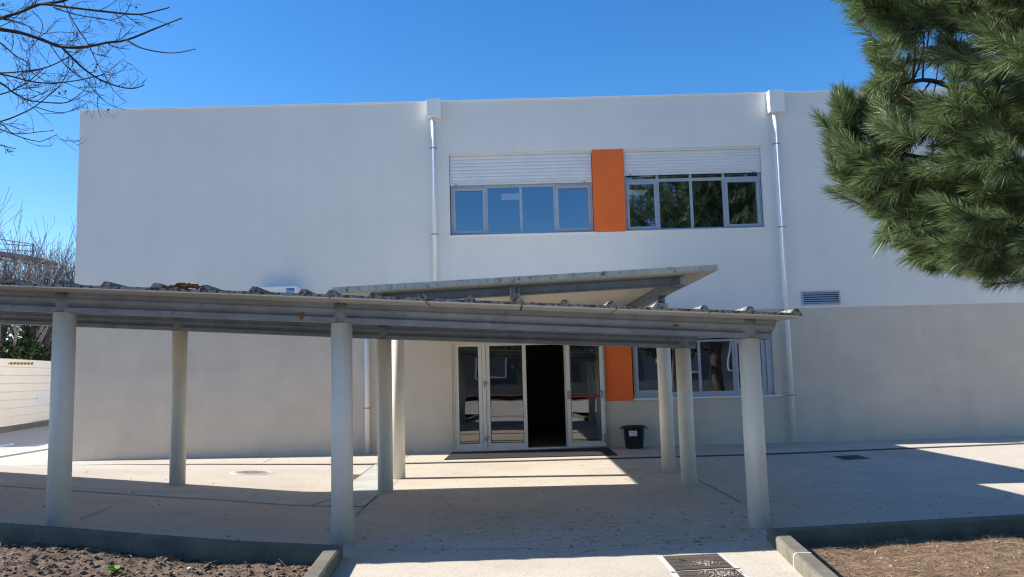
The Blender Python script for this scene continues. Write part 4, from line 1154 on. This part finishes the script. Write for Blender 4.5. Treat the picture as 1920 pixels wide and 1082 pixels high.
# railing behind the trees
fy = 49
rail = empty('metal_railing', gp(60, fy), 'tall dark metal railing behind the bare trees and shrubs', 'railing')
def rl(bm):
    x0, x1 = gp(-60, fy).x, gp(150, fy).x; zt = on_y(60, 636, fy).z; n = int((x1 - x0) / .16)
    for k in range(n): box(bm, x0 + k * .16 - .012, x0 + k * .16 + .012, fy - .012, fy + .012, 0, zt)
B_('bar', rl, MT['black'], rail)
B_('top_rail', lambda bm: [box(bm, gp(-60, fy).x, gp(150, fy).x, fy - .05, fy - .013, z, z + .05) for z in (on_y(60, 652, fy).z, 1.0)], MT['black'], rail)
# far terrace with mauve fascia and thin rails
ty = 56
terr = empty('terrace_canopy', gp(0, ty), 'open terrace with mauve roof edge behind the bare trees at far left', 'building')
ta, tb = on_y(-60, 466, ty), on_y(57, 484, ty)
def tf(bm):
    for (a, b, h, d) in ((ta, tb, .34, 3.5),): slab(bm, a + Vector((0, 0, h / 2)), b + Vector((0, 0, h / 2)), b + Vector((0, d, h / 2)), a + Vector((0, d, h / 2)), h)
B_('roof_edge', tf, MT['purple'], terr)
B_('underside', lambda bm: slab(bm, ta + Vector((0, .02, -.215)), tb + Vector((-.02, .02, -.215)), tb + Vector((-.02, 3.4, -.215)), ta + Vector((0, 3.4, -.215)), .16), MT['hoard'], terr)
for px in (-40, 8, 54):
    t = on_y(px, 480, ty); B_('pole', lambda bm: box(bm, t.x - .06, t.x + .06, ty + .1, ty + .22, 0, t.z - .35), MT['galv'], terr)
t = on_y(54, 455, ty); B_('pole', lambda bm: box(bm, tb.x - .1, tb.x, ty + .3, ty + .4, tb.z + .22, t.z), MT['galv'], terr)
TT = Tubes()
for (y0, y1) in ((438, 457), (452, 460), (462, 470)):
    a = on_y(-60, y0, ty) + Vector((0, .35, 0)); b = on_y(57, y1, ty) + Vector((0, .35, 0)); TT.add([a, a.lerp(b, .5), b], [.03] * 3, 5)
link('rail', TT.mesh(), MT['galv'], terr)

# ------------------------------------------------------------------ bare tree overhead at left (close to the camera)
random.seed(101)
near = empty('bare_tree', Vector((-7.2, 4.6, 0)), 'dark bare tree whose twigs hang into the top left corner', 'tree')
LB = [  # traced limbs: depth, start radius px, end radius px, points
    (6.2, 5.5, 1.6, [(-160, 90), (-60, 60), (0, 35), (40, 22), (75, 8), (130, 14), (200, 22), (258, 27), (290, 21), (318, 14)]),
    (6.2, 4.5, 3.0, [(40, 22), (75, 8), (118, 2), (150, -14)]),
    (6.0, 6.5, 1.5, [(-160, 60), (-60, 45), (0, 55), (40, 62), (80, 75), (115, 88), (160, 88), (200, 80), (237, 75), (290, 54), (318, 43), (341, 34)]),
    (6.0, 2.6, 1.1, [(237, 75), (262, 89), (296, 97), (330, 99), (367, 92)]),
    (6.0, 3.4, 1.2, [(115, 88), (135, 108), (155, 127), (180, 145), (205, 157), (235, 165), (255, 165), (271, 159)]),
    (5.7, 3.0, 1.1, [(-120, 140), (0, 137), (40, 134), (85, 127), (125, 109), (154, 93)]),
    (6.4, 2.8, 1.1, [(-120, 120), (0, 139), (35, 147), (70, 155), (110, 155), (150, 150), (190, 141), (219, 141)]),
    (5.6, 3.0, 1.2, [(-120, 90), (0, 155), (20, 170), (50, 187), (85, 192), (120, 193), (139, 185), (151, 175)]),
    (5.6, 2.2, 1.0, [(-100, 200), (0, 177), (30, 166), (55, 152), (85, 125)]),
    (5.9, 2.4, 1.0, [(-100, 250), (0, 228), (40, 213), (65, 200), (90, 180), (112, 160), (140, 115)]),
    (5.9, 1.3, .8, [(65, 200), (100, 210), (125, 210), (150, 200), (166, 191)]),
    (5.5, 2.0, 1.1, [(-80, 200), (0, 231), (22, 249), (50, 250), (75, 247), (100, 245)]),
    (5.5, 1.6, .9, [(0, 242), (30, 254), (55, 262), (75, 265), (90, 260), (107, 252)]),
    (5.5, 2.0, 1.1, [(-80, 255), (0, 272), (16, 276), (30, 279)]),
    (6.3, 2.0, .7, [(118, 2), (140, 45), (165, 82), (182, 118), (200, 148), (215, 172), (234, 190)]),
    (6.1, 2.0, .9, [(100, 14), (140, 27), (190, 35), (212, 37), (235, 25), (244, 8)]),
    (6.1, 1.3, .6, [(258, 27), (285, 35), (310, 44), (326, 49)]),
    (6.3, 1.6, .6, [(95, 85), (125, 125), (160, 150), (185, 180), (210, 198), (234, 206)]),
    (6.3, 1.2, .5, [(183, 182), (184, 205), (190, 222)]),
    (6.2, 2.2, .8, [(-80, 20), (0, 80), (30, 105), (52, 118), (60, 135), (85, 152), (100, 152)]),
    (6.5, 2.0, .7, [(-60, 0), (0, 30), (45, 45), (75, 62), (110, 60), (140, 62)]),
    (6.4, 1.4, .6, [(60, 20), (80, 45), (70, 75), (50, 100), (60, 125)]),
    (6.5, 1.4, .6, [(-30, 60), (20, 40), (60, 0), (75, -20)]),
    (5.8, 1.4, .6, [(130, 15), (150, 4), (182, 2)]),
    (6.0, .9, .5, [(224, 75), (226, 52)]), (6.0, .9, .5, [(226, 74), (240, 60), (253, 47)]),
    (6.0, 1.2, .5, [(160, 88), (190, 105), (213, 85), (217, 80)]),
    (6.2, 1.2, .5, [(180, 145), (200, 135), (222, 118), (234, 110)]), (6.2, 1.2, .5, [(190, 132), (215, 138), (232, 128), (240, 118)]),
]
T = Tubes()
def upx(px, py, z): return EYE + ray(px, py) * (z / ray(px, py).y)
def twig(p, d, L, r, lev):
    n = 5; pts = [p.copy()]; q = p.copy(); dd = d.copy()
    bend = Vector((random.gauss(0, .08), random.gauss(0, .08), random.gauss(.03, .09)))
    for i in range(n):
        dd = (dd + bend + Vector((random.gauss(0, .08), random.gauss(0, .08), random.gauss(0, .08)))).normalized(); q = q + dd * (L / n); pts.append(q.copy())
    T.add(pts, [max(.0013, r * (1 - .55 * i / n)) for i in range(n + 1)], 4)
    if lev > 0:
        for k in range(random.randint(1, 3)):
            i = random.randint(1, n - 1); a = random.choice((-1, 1)) * random.uniform(.5, 1.0)
            ax = Vector((random.gauss(0, 1), random.gauss(0, 1), random.gauss(0, 1))); ax = (ax - dd * ax.dot(dd)).normalized()
            twig(pts[i], (dd * math.cos(a) + ax * math.sin(abs(a))).normalized(), L * random.uniform(.4, .7), r * .7, lev - 1)
def smooth_path(pts):
    out = []
    for i in range(len(pts) - 1):
        p0 = pts[max(i - 1, 0)]; p1 = pts[i]; p2 = pts[i + 1]; p3 = pts[min(i + 2, len(pts) - 1)]
        for k in range(4):
            t = k / 4
            out.append(.5 * ((2 * p1) + (-p0 + p2) * t + (2 * p0 - 5 * p1 + 4 * p2 - p3) * t * t + (-p0 + 3 * p1 - 3 * p2 + p3) * t ** 3))
    out.append(pts[-1]); return out
for Z, ra, rb, pl in LB:
    z0 = Z + random.uniform(-.15, .15); dz = random.uniform(-.35, .35)
    pts = smooth_path([upx(x, y, z0 + dz * i / len(pl)) for i, (x, y) in enumerate(pl)])
    n = len(pts); rad = [(ra + (rb - ra) * i / (n - 1)) * .5 * Z / F_PX * 1.35 for i in range(n)]
    # small knobs at the buds
    rad = [r_ * random.uniform(.92, 1.15) for r_ in rad]
    T.add(pts, rad, 7 if ra > 3 else 5)
    for i in range(2, n - 1):
        x = pl[min(len(pl) - 1, i // 4)][0]
        if x > 235: pr = .05
        elif ra < 1: pr = .1
        else: pr = .4 if pl[min(len(pl) - 1, i // 4)][1] < 190 else .16
        if random.random() < pr:
            d = (pts[i + 1] - pts[i]).normalized(); ax = Vector((random.gauss(0, 1), random.gauss(0, .7), random.gauss(-.1, 1))); ax = (ax - d * ax.dot(d)).normalized(); a = random.uniform(.45, 1.05)
            twig(pts[i], (d * math.cos(a) + ax * math.sin(a)).normalized(), random.uniform(.08, .34) * (.6 if x > 150 else 1), min(rad[i] * .6, .0042), 2 if x < 170 else 1)
# limbs joining the traced branches to the trunk, outside the picture
tk = Vector((-7.2, 4.6, 0))
for Z, ra, rb, pl in LB:
    if pl[0][0] < -20:
        a = upx(*pl[0], Z); j = tk + Vector((.1, .1, 3.3 + random.random() * .9)); m_ = a.lerp(j, .5) + Vector((0, 0, .1))
        T.add([j, m_, a], [ra * Z / F_PX * 1.1, ra * Z / F_PX * .8, ra * .5 * Z / F_PX], 7)
link('crown', T.mesh(), MT['bark'], near)
T = Tubes(); T.add([tk, tk + Vector((.05, .02, 1.5)), tk + Vector((.1, .1, 3.2)), tk + Vector((.1, .15, 5.2)), tk + Vector((.3, .2, 7))], [.17, .15, .13, .09, .03], 10)
link('trunk', T.mesh(), MT['bark'], near)
for px, py in ((255, 14), (182, 121), (180, 126), (123, 171), (111, 174), (203, 206), (6, 9)):
    fr = bmesh.new(); q = upx(px, py, 6.1); bmesh.ops.create_icosphere(fr, subdivisions=1, radius=.0085, matrix=Matrix.Translation(q) @ Matrix.Diagonal((1, 1, 1.25, 1)))
    link('fruit', finish(fr, True), MT['bark'], near)

# ------------------------------------------------------------------ pine at right
random.seed(202)
PT = Vector((7.6, 7.4, 0)); pine = empty('pine_tree', PT, 'large pine tree with long needles filling the upper right corner', 'tree')
OUT = [(1572, -40), (1575, 0), (1600, 24), (1632, 40), (1640, 62), (1622, 80), (1628, 108), (1650, 128), (1628, 142), (1600, 190), (1588, 158), (1568, 152), (1560, 180), (1553, 215), (1534, 232),
       (1545, 262), (1550, 300), (1553, 335), (1572, 368), (1600, 395), (1636, 418), (1668, 452), (1702, 480), (1735, 505), (1790, 520), (1830, 540), (1880, 535), (1925, 530), (1980, 520), (2060, 400), (2060, -60)]
HOLES = [(1742, 140, 22), (1800, 168, 14), (1700, 100, 12), (1790, 60, 13), (1625, 260, 10), (1735, 300, 12), (1676, 345, 9)]
shoots = []     # (base, dir, length, needle length)
def pxy(q):
    v = q - EYE; w_ = v.dot(fwd); return 960 + F_PX * v.dot(rc) / w_, 541 - F_PX * v.dot(uc) / w_
cen = upx(2080, 330, 7.0)
def field(px, py):
    if py < 130: v = (-.9, .28)
    elif px < 1700 and py < 270: v = (-.28, .95)
    elif px < 1640 and py < 345: v = (-.8, .45)
    elif py > 400: v = (-.85, -.22)
    elif px < 1760: v = (-.9, .12)
    else: v = (-.75, .1)
    return Vector((v[0], 0, v[1]))
tries = 0; tufts = []
while len(tufts) < 195 and tries < 60000:
    tries += 1
    px = random.uniform(1530, 1990); py = random.uniform(-40, 540)
    if not inside(OUT, px, py): continue
    if any((px - a) ** 2 + (py - b) ** 2 < (c_ * 2.5) ** 2 for a, b, c_ in HOLES): continue
    if any((px - a) ** 2 + (py - b) ** 2 < 16.5 ** 2 for a, b in tufts): continue
    ed = (px - 1530) / 400
    Zd = random.uniform(6.6 - .9 * min(1, ed * 1.3), 6.9 + 1.0 * ed)
    base = upx(px, py, Zd); f_ = (field(px, py) + Vector((random.gauss(0, .2), random.gauss(-.2, .35), random.gauss(0, .2)))).normalized()
    k_ = 0
    for q_ in range(random.randint(4, 7)):
        d = (f_ + Vector((random.gauss(0, .3), random.gauss(0, .35), random.gauss(0, .3)))).normalized(); L = random.uniform(.2, .42)
        b = base - f_ * random.uniform(.05, .3); e_ = b + d * (L + random.choice((.1, .1, .02, -.06)))
        if not inside(OUT, *pxy(e_)): continue
        shoots.append((b, d, L, random.uniform(.12, .18))); k_ += 1
    if k_: tufts.append((px, py))
# upright leaders of the left edge
for px, py, dx_, L in ((1580, 178, -.15, .42), (1592, 215, .0, .45), (1640, 168, .05, .42), (1648, 195, .1, .42), (1552, 262, -.45, .35), (1562, 300, -.5, .35), (1570, 240, -.3, .4), (1690, 205, .1, .35), (1668, 250, .0, .4), (1610, 250, .05, .4), (1600, 30, -.7, .3), (1650, 120, -.6, .3), (1690, 60, -.5, .35), (1625, 210, 0, .4)):
    tip = upx(px, py, random.uniform(6.5, 6.9)); d = Vector((dx_, random.gauss(0, .12), 1)).normalized(); shoots.append((tip - d * L, d, L, random.uniform(.13, .17)))
vis_n = len(shoots)
# rest of the crown, outside the picture
for _ in range(1500):
    a = random.uniform(0, 6.283); el = random.uniform(-.35, 1.5); rr = random.uniform(.55, 1.0)
    v = Vector((math.cos(a) * math.cos(el) * 4.6, math.sin(a) * math.cos(el) * 3.8, math.sin(el) * 5.4)) * rr
    tip = PT + Vector((0, 0, 4.9)) + v
    vx, vy = pxy(tip) if (tip - EYE).dot(fwd) > .5 else (9999, 0)
    if vx < 2010 and vy > -90: continue
    d = (v.normalized() + Vector((random.gauss(0, .4), random.gauss(0, .4), random.gauss(.35, .3)))).normalized()
    shoots.append((tip - d * .5, d, .5, random.uniform(.2, .3)))
for _ in range(900):
    tip = Vector((random.uniform(4.0, 9.8), random.uniform(5.6, 9.2), random.uniform(6.6, 10.4))); vx, vy = pxy(tip)
    if tip.x < 4.6 + random.random() * .7 and tip.z > 8: continue
    if vx < 2010 and vy > -90: continue
    d = Vector((random.gauss(-.2, .5), random.gauss(0, .5), random.gauss(.4, .4))).normalized(); shoots.append((tip - d * .5, d, .5, random.uniform(.2, .3)))
def needles(sh, per, wd):
    Vl = []
    for (b, d, L, nl) in sh:
        n = per; d_ = np.array(d); a = np.cross(d_, [.31, .22, .92]); a /= np.linalg.norm(a); c_ = np.cross(d_, a)
        t = rng.random(n) ** .75; ph = rng.uniform(0, 2 * np.pi, n)
        op = np.interp(t, [0, .75, 1], [.95, .62, .22]) * rng.uniform(.7, 1.25, n)
        side = a[None] * np.cos(ph)[:, None] + c_[None] * np.sin(ph)[:, None]
        nd = d_[None] * np.cos(op)[:, None] + side * np.sin(op)[:, None]
        ln = nl * rng.uniform(.7, 1.15, n)[:, None]
        p0 = np.array(b)[None] + d_[None] * (t * L)[:, None] + side * .004
        droop = np.array([0, 0, -1.0])[None] * (ln * rng.uniform(.02, .16, n)[:, None])
        p1 = p0 + nd * ln * .5 + droop * .25; p2 = p0 + nd * ln + droop
        wv = np.cross(nd, rng.normal(size=(n, 3))); wv /= np.linalg.norm(wv, axis=1)[:, None]; wv *= wd
        Vl.append(np.stack([p0 - wv * .5, p0 + wv * .5, p1 + wv * .5, p1 - wv * .5, p2], 1).reshape(-1, 3))
    V = np.concatenate(Vl); m_ = len(V) // 5; base = np.arange(m_)[:, None] * 5
    f = np.concatenate([base + np.array([[0, 1, 2, 3]]), base + np.array([[3, 2, 4]])], 1).ravel()
    return V, f, np.tile([4, 3], m_)
V1, f1, n1 = needles(shoots[:vis_n], 210, .0036); V2, f2, n2 = needles(shoots[vis_n:], 80, .009)
me = mesh_np('needles', np.concatenate([V1, V2]), np.concatenate([f1, f2 + len(V1)]), np.concatenate([n1, n2]))
link('crown', me, MT['needle'], pine)
T = Tubes()
T.add([PT, PT + Vector((-.1, 0, 2)), PT + Vector((-.05, .1, 4)), PT + Vector((.1, .1, 6.5)), PT + Vector((.1, .1, 9))], [.24, .21, .17, .11, .03], 10)
link('trunk', T.mesh(), MT['bark_pine'], pine)
T = Tubes()
limbs = []
for pl, Z in (([(2300, 420), (2060, 420), (1930, 402), (1800, 392), (1700, 372), (1620, 330)], 6.9), ([(2300, 200), (2060, 230), (1930, 230), (1800, 170), (1730, 150), (1660, 170)], 6.7),
              ([(2300, 300), (2060, 330), (1930, 320), (1800, 300), (1700, 290), (1600, 240)], 7.0), ([(2300, 60), (2060, 60), (1930, 40), (1800, 20), (1700, 10), (1620, 10)], 6.8),
              ([(2300, 480), (2060, 480), (1930, 460), (1840, 470), (1760, 470), (1700, 450)], 6.9), ([(2300, 500), (2060, 520), (1930, 500), (1860, 510)], 7.1), ([(2300, 120), (2060, 130), (1930, 110), (1820, 90), (1720, 90)], 7.2)):
    pts = smooth_path([PT + Vector((0, 0, upx(*pl[0], Z).z * .8 + .4))] + [upx(x, y, Z) for x, y in pl]); n = len(pts)
    T.add(pts, [.055 - .047 * i / n for i in range(n)], 6); limbs += pts
LA = np.array([q[:] for q in limbs])
lastb = Vector((0, 0, 99))
for (b, d, L, nl) in shoots:
    if (b - lastb).length < .38:
        T.add([lastb, b, b + d * L], [.005, .004, .0025], 4); continue
    lastb = b
    i = int(np.argmin(((LA - np.array(b)) ** 2).sum(1))); a = Vector(LA[i])
    if (a - b).length < 1.6: T.add([a, a.lerp(b, .5) + Vector((0, 0, -.04)), b, b + d * L], [.009, .007, .005, .0025], 4)
    else: T.add([b - d * .4, b, b + d * L], [.01, .008, .004], 4)
link('branches', T.mesh(), MT['bark_pine'], pine)

# ------------------------------------------------------------------ behind the camera (seen only in the panes, as bounce and as blocked sky light)
opp = empty('opposite_building', (4, -26, 0), 'grey building opposite, seen only mirrored in the ground floor windows', 'building')
B_('wall', lambda bm: box(bm, -6, 22, -38, -26, 0, 6.5), MT['greywall'], opp)
B_('plinth', lambda bm: box(bm, -6.02, 22.02, -38, -25.95, 0, .8), MT['dark'], opp)
B_('roof', lambda bm: box(bm, -6.4, 22.4, -38.3, -25.6, 6.5, 6.7), MT['fascia'], opp)
for k in range(5): B_('window', lambda bm: frame_bars(bm, -3 + k * 5, -.6 + k * 5, 1.4, 4.8, -25.99, -25.93, .1), MT['white'], opp)
for i, (x, y, h, r_) in enumerate(((9, -9, 8.5, 3.6), (15, -6, 9.5, 4.0), (20, -13, 10, 4.2), (3, -17, 7, 3.2), (-13, -15, 5.0, 3.0))):  # unseen trees added to hold back sky light from yard and facade
    leafy('sky_blocker_tree', Vector((x, y, h * .62)), (r_, r_, h * .42), 2600, .3, MT['leaf'], 'leafy tree added behind the camera to cut sky light, mirrored in the upper windows', 'tree', 300 + i, group='trees added behind the camera')
